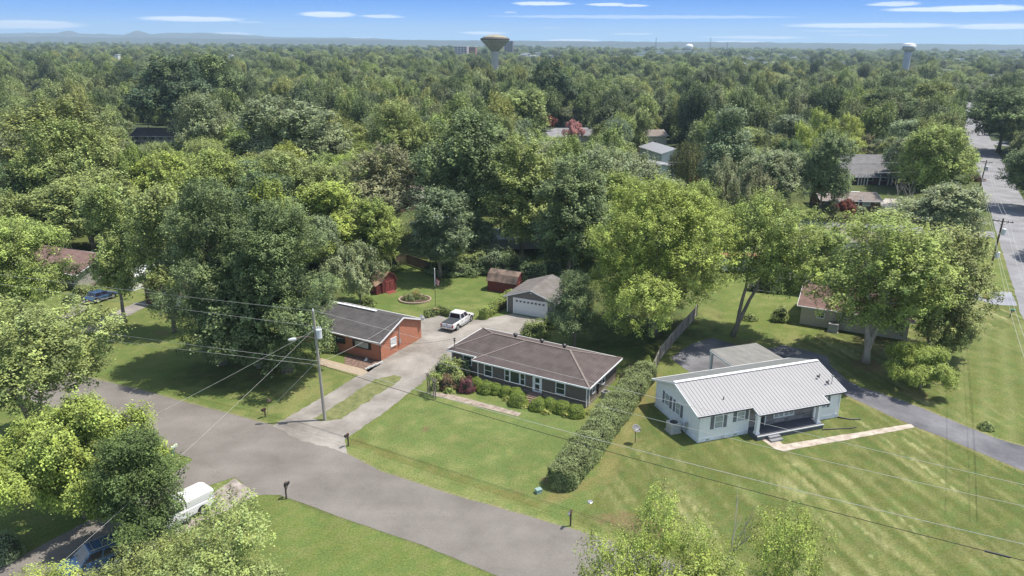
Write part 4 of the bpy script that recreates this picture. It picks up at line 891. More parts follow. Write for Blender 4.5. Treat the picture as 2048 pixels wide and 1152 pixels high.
def crown(name, seed, R, Ht, kind='round', ncl=500, nlf=34, ls=.3, cl=.75, nlobe=26, wr=.6):
    nlobe = int(nlobe * (1.2 if nlobe < 30 else .8))
    """leafy crown, bottom at z=0, top about Ht, radius about R"""
    rg = np.random.default_rng(seed); a = R; h = Ht / 2
    def prof(t):      # horizontal scale against height fraction
        if kind == 'cone': return 1.12 - .92 * t
        if kind == 'skirt': return np.clip(1.12 - .25 * t - .75 * np.clip(t - .55, 0, 1) ** 1.2 * 1.4, .2, 2)
        if kind == 'broad': return .8 + .5 * np.sin(np.clip(t, 0, 1) * math.pi)
        if kind == 'vase': return .55 + .7 * t
        return 1 + 0 * t
    D = rg.normal(size=(nlobe, 3)); D /= np.linalg.norm(D, axis=1)[:, None]
    rad = rg.uniform(.45, .8, (nlobe, 1)); Cc = D * rad * np.array([a, a, h]); Cc[:, 2] = h * .98 + D[:, 2] * h * rg.uniform(.6, .86, nlobe); Cc[:, :2] *= (1 + .25 * (D[:, 2] < -.3))[:, None]
    tt = Cc[:, 2] / Ht; Cc[:, :2] *= prof(tt)[:, None] * rg.uniform(.8, 1.15, (nlobe, 1))
    r = rg.uniform(.26, .46, nlobe) * (1 if nlobe < 34 else .8) * min(a, h * 1.15) * (1 if kind not in ('cone',) else .8)
    Cc = np.vstack([Cc, [[0, 0, h * .8], [0, 0, h * 1.2]]]); r = np.append(r, [.45 * min(a, h), .4 * min(a, h)])
    pk = rg.choice(len(r), ncl, p=r ** 2 / (r ** 2).sum()); Q = rg.normal(size=(ncl, 3)); Q /= np.linalg.norm(Q, axis=1)[:, None]
    low = Q[:, 2] < -.2; fl = low & (rg.random(ncl) < .6); Q[fl, 2] *= -1
    K = Cc[pk] + Q * (r[pk] * rg.uniform(.8, 1.12, ncl))[:, None] * np.array([1, 1, .62])
    K[:, 2] = np.maximum(K[:, 2], rg.uniform(0, .12, ncl) * Ht)
    dd = np.linalg.norm(K[:, None] - Cc[None], axis=2) / r[None]; deep = (dd < .62).any(1) & (rg.random(ncl) < .75); K = K[~deep]; Q = Q[~deep]; n = len(K)
    ctr = np.array([0, 0, h * .8]); O = K - ctr; O /= np.linalg.norm(O, axis=1)[:, None] + 1e-6
    G_ = Q * .5 + O * .6 + np.array([0, 0, .35]); G_ /= np.linalg.norm(G_, axis=1)[:, None]
    clz = cl * rg.uniform(.6, 1.5, n); along_ = rg.uniform(-.5, .75, (n, nlf)); lat = rg.normal(size=(n, nlf, 3)) * .33
    taper = (1.05 - .75 * np.clip(along_, 0, 1))[:, :, None]
    P = K[:, None] + G_[:, None] * (along_ * clz[:, None])[:, :, None] + lat * taper * clz[:, None, None]
    Nn = np.repeat((G_ * .55 + np.array([.12, .03, .8]))[:, None], nlf, 1)
    T1 = np.clip(rg.normal(.5, .25, (n, 1)) + rg.normal(0, .12, (n, nlf)), 0, 1); T2 = np.clip(rg.normal(.25, .3, (n, 1)) + rg.normal(0, .12, (n, nlf)), 0, 1)
    P = P.reshape(-1, 3); kz = Ht / np.percentile(P[:, 2], 99.6); kr = R / np.percentile(np.hypot(P[:, 0], P[:, 1]), 97)
    P *= np.array([kr, kr, kz]); P[:, 2] = np.maximum(P[:, 2], .05); Cc = Cc * np.array([kr, kr, kz])
    return leaf_mesh(name, P, Nn.reshape(-1, 3), T1.ravel(), T2.ravel(), ls, rg, wr), Cc, r
def trunk(name, seed, Cc, z0, tr, lean=(0, 0), nlimb=9, m=None, fork=1, base=(0, 0)):
    """trunk from the ground, crown bottom at z0; limbs reach into the lobes Cc (crown coordinates)"""
    rr = random.Random(seed); mb = MB(); top = z0 + float(np.percentile(Cc[:, 2], 80)) * .9; K = []
    for f_ in range(fork):
        a_ = f_ * 2.4 + rr.random(); pts = []; fx = (0 if fork == 1 else math.cos(a_) * .16), (0 if fork == 1 else math.sin(a_) * .16)
        for i in range(9):
            t_ = i / 8; z = top * t_; pts.append(Vector((base[0] * (1 - t_) + lean[0] * t_ + fx[0] * max(0, z - z0 * .3) + rr.uniform(-.12, .12) * t_ * 2, base[1] * (1 - t_) + lean[1] * t_ + fx[1] * max(0, z - z0 * .3) + rr.uniform(-.12, .12) * t_ * 2, z)))
        rad = [tr * (1.5 if i == 0 else 1.08 - .11 * i) * (1 if fork == 1 else .78) for i in range(9)]; mb.tube(pts, rad, 9); K.append(pts)
    ordr = sorted(range(len(Cc)), key=lambda i: rr.random())[:nlimb]
    for j, i in enumerate(ordr):
        pts = K[j % fork]; c = Vector(Cc[i]); c.z += z0; zt = max(z0 * .55, min(c.z - .8, top * .85)) ; u = zt / top * 8; k_ = min(7, int(u)); s = pts[k_].lerp(pts[k_ + 1], u - k_)
        md = s.lerp(c, .5) + Vector((rr.uniform(-.3, .3), rr.uniform(-.3, .3), -.1 * (c - s).length)); r0 = tr * .5 * (1 - zt / top * .5)
        mb.tube([s, md, c, c + (c - md) * .35], [r0, r0 * .6, r0 * .33, .02], 6)
        for q_ in range(2):
            e_ = md.lerp(c, .4) + Vector((rr.uniform(-1, 1), rr.uniform(-1, 1), rr.uniform(.2, 1))) * 1.1; mb.tube([md.lerp(c, .2), e_], [r0 * .35, .015], 5)
    me = bpy.data.meshes.new(name); me.from_pydata(mb.v, [], mb.f); me.polygons.foreach_set('use_smooth', [True] * len(me.polygons)); me.update(); me.materials.append(m or barkm); return me
# tree library: (crown mesh, trunk mesh, nominal crown radius, total height, clear stem)
LIB = {}
def lib(key, seed, R, Ht, z0, kind, lod, fork=1, tr=.22, m=None, nl=None, base=(0, 0)):
    ncl, nlf, ls, cl = {'airy': (700, 52, .145, .62), 'fine': (1500, 52, .18, .66), 'vfine': (2400, 52, .155, .6), 'near': (1000, 52, .25, .78), 'mid': (800, 42, .33, .9), 'far': (1000, 17, .46, 1.05)}[lod]
    ncl = int(ncl * (R / 5) ** 1.3 * (Ht / 9) ** .6)
    me, Cc, r = crown('crown_' + key, seed, R, Ht, kind, ncl, nlf, ls, cl, nl or 26); tm = trunk('trunk_' + key, seed, Cc, z0, tr, nlimb=10, m=m, fork=fork, base=base)
    LIB[key] = (me, tm, R, z0 + Ht, z0)
for lod, sd_ in (('near', 0), ('mid', 40)):
    lib('round1' + lod, 11 + sd_, 5, 9.5, 3.2, 'round', lod); lib('round2' + lod, 12 + sd_, 5, 9, 3, 'round', lod, 2); lib('round3' + lod, 13 + sd_, 5.2, 10, 3.5, 'vase', lod, 3)
    lib('tall1' + lod, 14 + sd_, 3.8, 11.5, 3, 'round', lod); lib('tall2' + lod, 15 + sd_, 4, 12, 2.5, 'skirt', lod); lib('broad1' + lod, 16 + sd_, 5.5, 7, 2, 'broad', lod, 2)
    lib('skirt1' + lod, 17 + sd_, 5, 12, .8, 'skirt', lod); lib('cone1' + lod, 18 + sd_, 3.6, 12.5, .8, 'cone', lod)
for i in range(4): lib('f%d' % i, 70 + i, (5.2, 5.6, 5, 5)[i], (8, 7.5, 9.5, 9)[i], .6, ('round', 'broad', 'vase', 'round')[i], 'far', nl=13)
lib('bright', 201, 7, 14, .9, 'skirt', 'vfine', tr=.4, nl=37); lib('airy', 210, 3.2, 8, 2, 'vase', 'airy', 3, .12, nl=16); lib('dogwood', 202, 5, 5, 1.2, 'broad', 'vfine', 2, .16, nl=24); lib('darkcone', 203, 4, 9.5, .4, 'cone', 'fine', tr=.22, nl=44)
lib('fine1', 204, 5, 8.5, 2.5, 'round', 'fine', 2, .22, nl=34); lib('fine2', 205, 5.3, 10, 3, 'vase', 'fine', 3, .24, nl=34); lib('dense', 206, 6.2, 16.4, .3, 'skirt', 'fine', tr=.42, nl=44)
lib('spire', 207, 2.6, 8.5, 2, 'round', 'fine', 1, .15, nl=20)
lib('lean', 208, 5, 9.5, 3.6, 'vase', 'fine', 2, .26, base=(-2.6, 0)); lib('forked', 209, 5, 9.8, 3.2, 'round', 'fine', 2, .3, m=barkl)
LIB['fine1'] = (*LIB['fine1'][:2], 5, 11, 2.5)

TREES = []
CN = {'_': 0}
CN = {k_: tuple(v_ * ({'dark': 1.7, 'blue': 1.6, 'bright': 1.6, 'yellow': 1.55, 'red': 1.15, 'pink': 1.15, 'deep': 1.5}.get(k_, 1.55)) for v_ in (c_[0] * 1.02, c_[1], c_[2] * 1.0)) for k_, c_ in {'bright': (.20, .25, .062), 'yellow': (.188, .238, .058), 'mid': (.17, .212, .076), 'dark': (.10, .138, .062), 'grey': (.175, .21, .115), 'olive': (.165, .195, .07), 'fresh': (.18, .232, .066), 'brown': (.165, .175, .10), 'blue': (.13, .175, .10), 'red': (.2, .07, .055), 'pink': (.46, .24, .25), 'deep': (.055, .085, .045)}.items()}
CW = {'bright': 'yellow-green', 'yellow': 'pale yellow-green', 'mid': 'mid green', 'dark': 'dark green', 'grey': 'grey-green', 'olive': 'olive green', 'fresh': 'fresh green', 'brown': 'brownish green', 'blue': 'bluish green', 'red': 'dark red', 'pink': 'pink-flowering', 'deep': 'very dark green'}
ctr_rng = random.Random(5)
def add_tree(key, X, Y, R, Htot, col, label=None, cat='tree', group=None, rz=None, name='tree', jit=.12):
    cm_, tm_, r0, h0, z0 = LIB[key]; e = empty(name, (X, Y, 0), ctr_rng.uniform(0, 6.28) if rz is None else rz, label, cat, group)
    e.scale = (R / r0, R / r0, Htot / h0); c0 = CN[col] if isinstance(col, str) else col; j = [1 + ctr_rng.uniform(-jit, jit) * .5 for _ in range(3)]; s = 1 + ctr_rng.uniform(-jit, jit)
    t = bpy.data.objects.new('trunk', tm_); LINK(t); t.parent = e
    c = bpy.data.objects.new('crown', cm_); LINK(c); c.parent = e; c.location = (0, 0, z0); c.color = (*[max(0, min(1, v * s * k)) for v, k in zip(c0, (j[0], 1, j[2]))], 1)
    px, py = proj(X, Y, Htot); sc_ = FPX / math.hypot(Y, H); TREES.append((X, Y, R, Htot, px, py, R * sc_, proj(X, Y, 0)[1])); return e
def hero(key, base, top, hw, col, label, cx=None, name='tree', cat='tree', jit=.04, rz=None):
    """base = picture point of the foot, top = picture row of the tip, hw = crown half width in photo pixels"""
    X, Y = g(*base); h = hgt(base[0], base[1], top); sc_ = FPX / math.hypot(Y, H - h / 2)
    if key == 'lean': rz = 0
    if cx is not None: X2 = X + (cx - proj(X, Y, h / 2)[0]) / sc_
    else: X2 = X
    return add_tree(key, X2, Y, hw / sc_ * 1.1, h * .99, col, label, cat, None, rz, name, jit)
NR = 'near'
HERO = [ # key, base, top, half width, colour, label
 ('fine2', (10, 900), 600, 150, 'mid', 'mid green leafy tree at the left edge overhanging the street corner', 50),
 ('fine1', (5, 655), 436, 105, 'fresh', 'yellow-green tree at the left edge in front of the taupe gable house', 20),
 ('dogwood', (150, 1035), 815, 142, 'yellow', 'low spreading yellow-green tree at the lower left beside the asphalt driveway', 150),
 ('darkcone', (272, 1095), 868, 84, (.11, .16, .055), 'dark green conical tree between the two lower-left driveways, hiding the white truck cab', 268),
 ('airy', (455, 1330), 1026, 98, 'mid', 'small-leaved tree in the lower left whose top shows beside the white truck', 455),
 ('fine2', (285, 1350), 1108, 95, 'olive', 'yellow-green tree top along the bottom edge over the blue vehicle', 290),
 ('airy', (60, 1360), 1140, 75, 'bright', 'small yellow-green tree top in the bottom left corner', 130),
 ('airy', (1270, 1400), 990, 62, 'yellow', 'narrow yellow-green leader of young maple rising over the bottom edge of the street', 1295),
 ('airy', (1240, 1460), 1085, 70, 'yellow', 'yellow-green maple top at the bottom edge right of the street', 1235),
 ('airy', (1420, 1420), 1035, 58, 'yellow', 'airy yellow-green tree top around the bare bleached branch at the bottom edge', 1405),
 ('airy', (1550, 1400), 1003, 72, 'yellow', 'yellow-green round tree top at the bottom edge of the striped lawn', 1545),
 ('airy', (1340, 1480), 1120, 100, 'yellow', 'lowest yellow-green tree top between the two leaders at the bottom edge', 1340),
 ('tall1near', (322, 664), 372, 62, 'mid', 'mid green tree with pale trunk in front of the brick and white house', 330),
 ('tall1near', (217, 645), 368, 55, 'mid', 'grey-trunked tree between the two driveways of the left-hand houses', 228),
 ('dense', (440, 728), 362, 105, 'dark', 'left of the two tall dense trees standing in shade on the front lawn', 425),
 ('dense', (575, 742), 405, 122, 'dark', 'right of the two tall dense trees, reaching to the driveway pole', 560),
 ('skirt1near', (505, 735), 470, 105, 'dark', 'lower dense leafy tree between the two tall ones on the shaded front lawn', 505),
 ('broad1near', (713, 613), 487, 58, 'grey', 'small grey-green tree with crooked dark trunk behind the brick house', 718),
 ('skirt1near', (752, 535), 398, 62, 'fresh', 'bright green tree right of the dense pair, above the small grey-green tree', 750),
 ('tall1near', (860, 556), 378, 62, 'blue', 'slim dark tree with pale bare trunk on the back lawn near the flagpole', 878),
 ('broad1near', (925, 520), 425, 62, 'blue', 'spreading bluish green tree right of the pale trunk behind the back lawn', 930),
 ('broad1near', (742, 455), 392, 28, 'red', 'small reddish crape myrtle peeping over the bright green tree', None),
 ('round2near', (745, 480), 292, 80, 'brown', 'brownish green round tree above the reddish crape myrtle', 765),
 ('round1near', (930, 490), 222, 95, 'dark', 'tall dark green tree in the centre of the photo', 935),
 ('tall2near', (1045, 520), 275, 72, 'mid', 'tall mid green tree directly above the right-hand red shed', 1045),
 ('tall2near', (1150, 560), 312, 72, 'dark', 'dark feathery tree between the garage and the big yellow-green maple', 1140),
 ('round2near', (1215, 500), 290, 80, 'grey', 'grey-green tree behind the tip of the big yellow-green maple', 1215),
 ('round1near', (1095, 500), 320, 70, 'mid', 'mid green tree behind the right-hand red shed', 1100),
 ('bright', (1318, 672), 365, 138, 'bright', 'huge yellow-green maple behind the grey board fence', 1316),
 ('darkcone', (1153, 694), 545, 50, 'dark', 'dark green conical tree between the garage and the taupe house', 1151),
 ('round1near', (1400, 525), 363, 48, 'fresh', 'fresh green tree just right of the huge yellow-green maple', 1402),
 ('lean', (1482, 672), 384, 95, 'fresh', 'leaning multi-stemmed tree behind the white carport', 1535),
 ('round2near', (1640, 560), 448, 70, 'fresh', 'leafy tree partly hiding the reddish roof of the beige house', 1625),
 ('forked', (1743, 724), 422, 128, 'fresh', 'large tree with stout pale forked trunk behind the sealed driveway', 1755),
 ('round1near', (1865, 700), 452, 86, 'olive', 'olive green round tree right of the stout forked trunk, nearest the avenue', 1878),
 ('broad1near', (1875, 720), 590, 66, 'olive', 'low olive skirt tree under the round one beside the avenue verge', 1885),
 ('dogwood', (1838, 778), 692, 66, 'yellow', 'small spreading yellow-green tree standing alone by the sealed driveway', 1848),
 ('round2near', (1880, 500), 366, 82, 'grey', 'wide grey-green tree at the corner of the side street and the avenue', 1880),
 ('round1near', (1870, 420), 250, 62, 'fresh', 'mid green tree left of the cables crossing the avenue', 1868),
 ('round2near', (1655, 440), 262, 55, 'dark', 'dark green tree left of the colonnade brick house', 1648),
 ('round1near', (1540, 440), 300, 62, 'grey', 'pale green rounded tree left of the low brick house', 1540),
 ('cone1near', (1455, 420), 215, 52, 'blue', 'bluish green pine above the weeping willow', 1450),
 ('round1near', (2012, 305), 176, 72, 'dark', 'large dark tree across the avenue at the right edge', 2010),
 ('round1near', (2075, 420), 288, 60, 'dark', 'dark tree cut by the right edge beside the avenue', 2075),
 ('round2near', (2140, 520), 420, 60, 'mid', 'tree outside the right edge shading the avenue', 2130),
 ('broad1near', (1663, 440), 402, 20, 'brown', 'little brownish tree in front of the low brick house', 1660),
 ('broad1near', (1690, 438), 398, 22, 'red', 'little red maple in front of the low brick house', 1695),
 ('broad1near', (1143, 295), 240, 20, 'pink', 'pink crape myrtle by the crossroad in the middle distance', 1144),
 ('broad1near', (1100, 262), 231, 12, 'red', 'small faded red crape myrtle left of the pink one', None),
 ('broad1near', (1382, 375), 346, 13, 'red', 'small reddish tree at the foot of the weeping willow', None),
 ('round2near', (120, 430), 200, 110, 'olive', 'broad olive green tree high on the left', 120),
 ('round1near', (150, 470), 240, 80, 'mid', 'mid green round tree in front of the broad olive one on the left', 140),
 ('round2near', (320, 470), 303, 68, 'bright', 'bright yellow-green tree in the left part of the woods', 320),
 ('round1near', (415, 350), 188, 60, 'grey', 'dome-shaped grey-green tree right of the far left grey roof', 412),
 ('round2near', (580, 380), 192, 105, 'grey', 'wide pale grey-green tree left of the photo centre', 580),
 ('round3near', (175, 505), 345, 92, 'mid', 'spiky mid green tree above the taupe gable house', 175),
 ('round1near', (420, 480), 300, 70, 'fresh', 'fresh green tree above the left tall dense tree', 425),
 ('round2near', (560, 500), 310, 75, 'mid', 'mid green tree above the right tall dense tree', 550),
 ('round1near', (660, 500), 325, 65, 'mid', 'mid green tree left of the bright green one', 650),
 ('round2near', (360, 520), 420, 60, 'mid', 'mid green tree low behind the brick and white house', 370),
 ('round1near', (800, 380), 205, 62, 'mid', 'round tree left of the tall dark central one', 800),
 ('round1near', (690, 370), 260, 50, 'fresh', 'fresh green tree beside the wide grey-green one', 685),
 ('round1mid', (335, 280), 112, 70, 'deep', 'very dark tree behind the far left grey roof', 335),
 ('round2mid', (425, 250), 105, 50, 'dark', 'dark tall tree right of the very dark one', 425),
 ('round1mid', (1103, 245), 122, 48, 'deep', 'very dark tall tree right of the concrete water tower, above the crape myrtle', 1103),
 ('round2mid', (1040, 300), 178, 52, 'mid', 'dome-shaped tree below the concrete water tower', 1040),
 ('tall2near', (1775, 300), 175, 55, 'dark', 'dark feathery tree above the colonnade brick house', 1775),
 ('round2mid', (1855, 260), 165, 42, 'olive', 'olive tree beside the far end of the avenue', 1865),
 ('round1near', (1450, 330), 255, 50, 'mid', 'mid green tree behind the pine', 1490),
 ('round1near', (985, 420), 290, 60, 'mid', 'mid green tree right behind the tall dark central one', 1000),
 ('round2near', (1300, 440), 310, 60, 'grey', 'grey-green tree above the huge yellow-green maple', 1290),
 ('round2near', (1030, 490), 330, 60, 'fresh', 'yellowish green tree just left of the dark feathery one', 1180)]
for h_ in HERO[:]:
    hero(h_[0], h_[1], h_[2], h_[3], h_[4], h_[5], h_[6])
# weeping willow
def willow(base, top, hw):
    rg = np.random.default_rng(31); X, Y = g(*base); h = hgt(base[0], base[1], top); R = hw / (FPX / math.hypot(Y, H))
    n = 420; a = rg.uniform(0, 6.28, n); rr_ = R * np.sqrt(rg.uniform(.05, 1, n)); zt = h * (1 - .35 * (rr_ / R) ** 2) * rg.uniform(.88, 1, n); ln = rg.uniform(.45, .85, n) * zt
    k = 46; s = rg.uniform(0, 1, (n, k)); P = np.stack([(rr_[:, None] + .35 * np.sin(s * 1.6)) * np.cos(a)[:, None], (rr_[:, None] + .35 * np.sin(s * 1.6)) * np.sin(a)[:, None], zt[:, None] - s * ln[:, None]], -1) + rg.normal(size=(n, k, 3)) * .13
    Nn = np.repeat(np.stack([np.cos(a), np.sin(a), a * 0 + .3], -1)[:, None], k, 1); T1 = np.clip(rg.normal(.5, .25, (n, 1)) + rg.normal(0, .1, (n, k)), 0, 1)
    me = leaf_mesh('willow crown', P.reshape(-1, 3), Nn.reshape(-1, 3), T1.ravel(), T1.ravel() * .6, .42, rg, .35)
    e = empty('weeping_willow', (X, Y, 0), 0, 'weeping willow with hanging curtains of leaves in front of the white workshop', 'tree'); c = link_mesh('crown', me, parent=e); c.color = (.135, .15, .06, 1)
    MB().tube([(0, 0, 0), (.1, 0, h * .4), (0, .2, h * .75)], [.4, .3, .12], 9).tube([(.1, 0, h * .35), (1.5, .5, h * .8)], [.2, .05], 6).tube([(.1, 0, h * .35), (-1.5, -.5, h * .8)], [.2, .05], 6).build('trunk', barkm, e, True)
    px, py = proj(X, Y, h); TREES.append((X, Y, R, h, px, py, hw, base[1]))
willow((1372, 385), 272, 38)
# bare dead trees
def bare(base, top, spread, label, m=barkl, seed=3, r0=.14, name='bare_tree'):
    X, Y = g(*base); h = hgt(base[0], base[1], top); rr = random.Random(seed); mb = MB()
    def grow(p, d, l, r, k):
        q1 = p + d * l * .5 + Vector((rr.uniform(-.1, .1), rr.uniform(-.1, .1), 0)) * l; q2 = p + d * l; mb.tube([p, q1, q2], [r, r * .8, r * .55], 6)
        if k > 0:
            for _ in range(rr.choice((2, 3))):
                nd = (d + Vector((rr.uniform(-1, 1), rr.uniform(-1, 1), rr.uniform(-.1, .6))) * spread).normalized(); grow(q2 if rr.random() < .6 else q1, nd, l * rr.uniform(.55, .8), r * .55, k - 1)
    e = empty(name, (X, Y, 0), 0, label, 'tree'); grow(Vector((0, 0, 0)), Vector((rr.uniform(-.1, .1), 0, 1)).normalized(), h * .4, r0, 4); mb.build('trunk', m, e)
bare((1790, 445), 362, .7, 'bare bleached dead tree left of the low brick house driveway end', seed=3, r0=.2)
bare((1822, 455), 372, .6, 'second bare bleached dead tree, right of the first', seed=8, r0=.2)
bare((1400, 1380), 1000, .35, 'bare bleached branching trunk poking out of the yellow-green tree tops at the bottom edge', seed=5, r0=.12)

# ---------------------------------------------------------------- random woods: individuals then the far mass
KEEP = [(262, 218, 352, 282, 60), (1270, 262, 1345, 345, 150), (1088, 232, 1180, 275, 150), (1640, 300, 1765, 425, 100), (1755, 395, 1812, 440, 100), (1640, 415, 1760, 452, 100), (1905, 205, 2070, 560, 60), (1600, 442, 1715, 475, 60),
        (790, 420, 860, 470, 60), (735, 385, 770, 425, 60), (970, 72, 1010, 126, 0), (815, 372, 850, 405, 60), (1005, 395, 1060, 425, 60), (975, 440, 1060, 470, 60), (1335, 270, 1415, 380, 60), (50, 180, 80, 190, 60)]
HB = [(o.location.x, o.location.y) for o in (h2, h3, h4, h5, h8, h9, h10, h11, h12, h13, h14, h15, mbd, mbd2, h1, h6, h7)]
LAWN = [GP((690, 610), (800, 530), (990, 560), (1030, 600), (960, 640), (840, 640)), GP((-200, 520), (0, 520), (230, 560), (500, 580), (690, 600), (720, 545), (1110, 545), (1200, 560), (1450, 520), (1600, 470), (1990, 470), (2400, 450), (2400, 1500), (-700, 1500), (-700, 520))]
def onroad(X, Y, pad=3.5):
    d = (Vector((X, Y)) - sa); s_ = d.dot(sn); t_ = d.dot(sx)
    if -pad < s_ < W2 + pad and t_ > -330: return True
    a_, b_ = Vector(g(1300, 431)), Vector(g(1990, 470)); dd = b_ - a_; t_ = max(0, min(1, (Vector((X, Y)) - a_).dot(dd) / dd.length_squared)); return (Vector((X, Y)) - a_ - dd * t_).length < 5
SIGHT = [(975, 1005, 127, 611), (1805, 1836, 126, 780), (1368, 1392, 103, 1900), (905, 955, 105, 1500), (952, 998, 108, 1450), (1006, 1030, 104, 1700), (1538, 1556, 124, 900), (1306, 1318, 100, 1700), (1416, 1426, 102, 1900), (1450, 1460, 103, 1600)]
tr_r = random.Random(12); TR = [(tr_r.uniform(1040, 1130), tr_r.uniform(5, 12), tr_r.uniform(103, 112)) for _ in range(9)] + [(tr_r.uniform(1270, 1420), tr_r.uniform(4, 12), tr_r.uniform(99, 105)) for _ in range(9)] + [(tr_r.uniform(1480, 1700), tr_r.uniform(4, 10), tr_r.uniform(104, 122)) for _ in range(10)] + [(tr_r.uniform(1880, 2045), tr_r.uniform(5, 12), tr_r.uniform(106, 140)) for _ in range(12)]
SIGHT += [(x - w_ / 2, x + w_ / 2, t_ + 4, 29 * FPX / (t_ + 1.5 - (82 + (x - 1024) * .0079))) for x, w_, t_ in TR]
SIGHT += [(x - w_ / 2, x + w_ / 2, t_ + 5, 29 * FPX / (t_ + 1.5 - (82 + (x - 1024) * .0079))) for x, w_, t_ in ((1052, 16, 105), (1070, 18, 110), (1095, 22, 109), (1232, 14, 111), (1296, 14, 101), (1360, 24, 100), (1412, 10, 100), (1502, 16, 114), (1545, 20, 122), (1492, 8, 124), (1568, 14, 107), (1890, 7, 111), (2012, 26, 106), (1926, 12, 145), (1994, 12, 146), (2042, 16, 150))]
def insight(X, Y, R, h):
    px, pt = proj(X, Y, h); hw = R * FPX / math.hypot(Y, H)
    return any(px + hw * .7 > x0 and px - hw * .7 < x1 and pt < row and Y < D_ for x0, x1, row, D_ in SIGHT)
def clear(X, Y, R, h, near=True):
    if insight(X, Y, R, h): return False
    px, pt = proj(X, Y, h); pb = proj(X, Y, 0)[1]; hw = R * FPX / math.hypot(Y, H)
    for x0, y0, x1, y1, _ in KEEP:
        if px + hw * .8 > x0 and px - hw * .8 < x1 and pt < y1 - 2 and pb > (y0 + y1) / 2: return False
    return True
rw = random.Random(77); IND = []; OUT = []; cell = 7.8
yy = 112
while yy < 420:
    half = yy * .98 + 12; xx = -half
    while xx < half:
        X = xx + rw.uniform(-3, 3); Y = yy + rw.uniform(-3, 3); h = rw.choice((9, 10.5, 12, 13, 14, 15, 16.5)) * rw.uniform(.9, 1.1); R = rw.uniform(3.9, 6.2); xx += cell
        if onroad(X, Y, R + 1): continue
        if any(bool(inpoly(np.array([X]), np.array([Y]), P)[0]) for P in LAWN): continue
        px, pt = proj(X, Y, h)
        if px < -60 or px > 2110: OUT.append((X, Y, R, h)); continue
        if not clear(X, Y, R, h): continue
        if any(math.hypot(X - a - 5, Y - b2 - 4) < 10 for a, b2 in HB): continue
        if any(math.hypot(X - T_[0], Y - T_[1]) < (R + T_[2]) * .55 for T_ in TREES): continue
        pb = proj(X, Y, 0)[1]
        # do not stand in front of a placed tree
        if any(abs(px - T_[4]) < T_[6] * .7 + 10 and pt < T_[5] + 30 and pb > T_[7] + 2 and (T_[6] < 46 or T_[2] > 7) for T_ in TREES[:75]): continue
        IND.append((X, Y, R, h))
    yy += cell * (1 + max(0, yy - 240) / 900)
IND.sort(key=lambda a: a[1]); NIND = 300 - len(TREES) - 3
rest = IND[NIND:]; IND = IND[:NIND]; YSPLIT = IND[-1][1] if IND else 250
print('individual trees', len(TREES) + len(IND), 'to distance', YSPLIT)
KEYS = ['round1', 'round2', 'round3', 'tall1', 'tall2', 'broad1', 'skirt1', 'round1', 'round2']; COLS = ['mid', 'mid', 'dark', 'grey', 'olive', 'fresh', 'fresh', 'grey', 'bright', 'brown', 'blue', 'mid', 'olive', 'fresh', 'bright']
SH = {'round': 'round', 'tall': 'oval', 'broad': 'spreading', 'skirt': 'full-skirted', 'cone': 'conical'}
LAND = [(0, 'at the far left edge of the woods'), (150, 'in the woods left of the distant grey house'), (300, 'in the woods around the distant grey house'), (430, 'in the woods above the tall dense pair'), (600, 'in the woods above the brick house'), (760, 'in the woods above the back lawn'), (900, 'in the woods below the concrete water tower'), (1080, 'in the woods around the pink crape myrtle'),
        (1230, 'in the woods around the white metal workshop'), (1420, 'in the woods right of the willow'), (1620, 'in the woods around the colonnade brick house'), (1790, 'in the woods left of the avenue'), (1960, 'across the avenue at the right edge')]
BND = [(0, 'high up'), (235, 'halfway up'), (300, 'lower down')]
made = []
for (X, Y, R, h) in IND:
    key = rw.choice(KEYS) + ('near' if Y < 170 else 'mid'); col = rw.choice(COLS); hs = 'tall' if h > 14 else ('small' if h < 10.5 else '')
    e = add_tree(key, X, Y, R, h, col, cat='tree', group='trees of the neighbourhood woods', jit=.16); px, py, = TREES[-1][4:6]
    shp = SH[key.rstrip('nearmid').rstrip('123')] if key.rstrip('nearmid').rstrip('123') in SH else 'round'
    ld = [t_ for x_, t_ in LAND if px >= x_ or x_ == 0][-1]
    made.append((e, f"{(hs + ' ') if hs else ''}{CW[col]} {shp} tree".replace('tall tall', 'tall'), ld, px, py))
from collections import defaultdict
gp = defaultdict(list)
for m_ in made: gp[(m_[1], m_[2])].append(m_)
ORD = ['leftmost', 'second from left', 'third from left', 'fourth from left', 'fifth from left', 'sixth from left', 'seventh from left', 'eighth from left']
for (a, b2), L_ in gp.items():
    L_.sort(key=lambda q_: q_[3])
    for i, m_ in enumerate(L_):
        if len((a + b2).split()) > 11: a = a.replace('rounded ', '').replace('tall ', '').replace(' green', '')
        m_[0]['label'] = f"{a} {b2}" if len(L_) == 1 else (f"{ORD[i]} {a} {b2}" if len(L_) > 2 else f"{('left-hand', 'right-hand')[i]} {a} {b2}")
# far woods as one object
pts = [(X, Y, R, h) for X, Y, R, h in rest + OUT]
yy = 400
KB = [(905, 86, 955, 108), (1000, 80, 1030, 108)]
while yy < 3500:
    st_y = 9 + max(0, yy - 420) * .013; half = yy * .95 + 20; xx = -half; sp_ = max(12.5, st_y * .9)
    while xx < half:
        X = xx + rw.uniform(-.4, .4) * sp_; Y = yy + rw.uniform(-.5, .5) * st_y; sc_ = 1 + max(0, yy - 700) / 2600; h = rw.choice((7, 8.5, 10, 11, 12.5, 16)) * rw.uniform(.85, 1.15); R = rw.uniform(4.6, 9) * sc_; xx += sp_
        if onroad(X, Y, R + .5): continue
        if yy < 900 and not clear(X, Y, R, h): continue
        if insight(X, Y, R, h): continue
        if yy > 900 and float(fbm(np.array(X / 90), np.array(Y / 140), 2)) > .6 + (0 if X > 0 else .1): continue
        if any(math.hypot(X - a - 5, Y - b2 - 4) < 11 for a, b2 in HB): continue
        pts.append((X, Y, R, h))
    yy += st_y
print('far trees', len(pts))
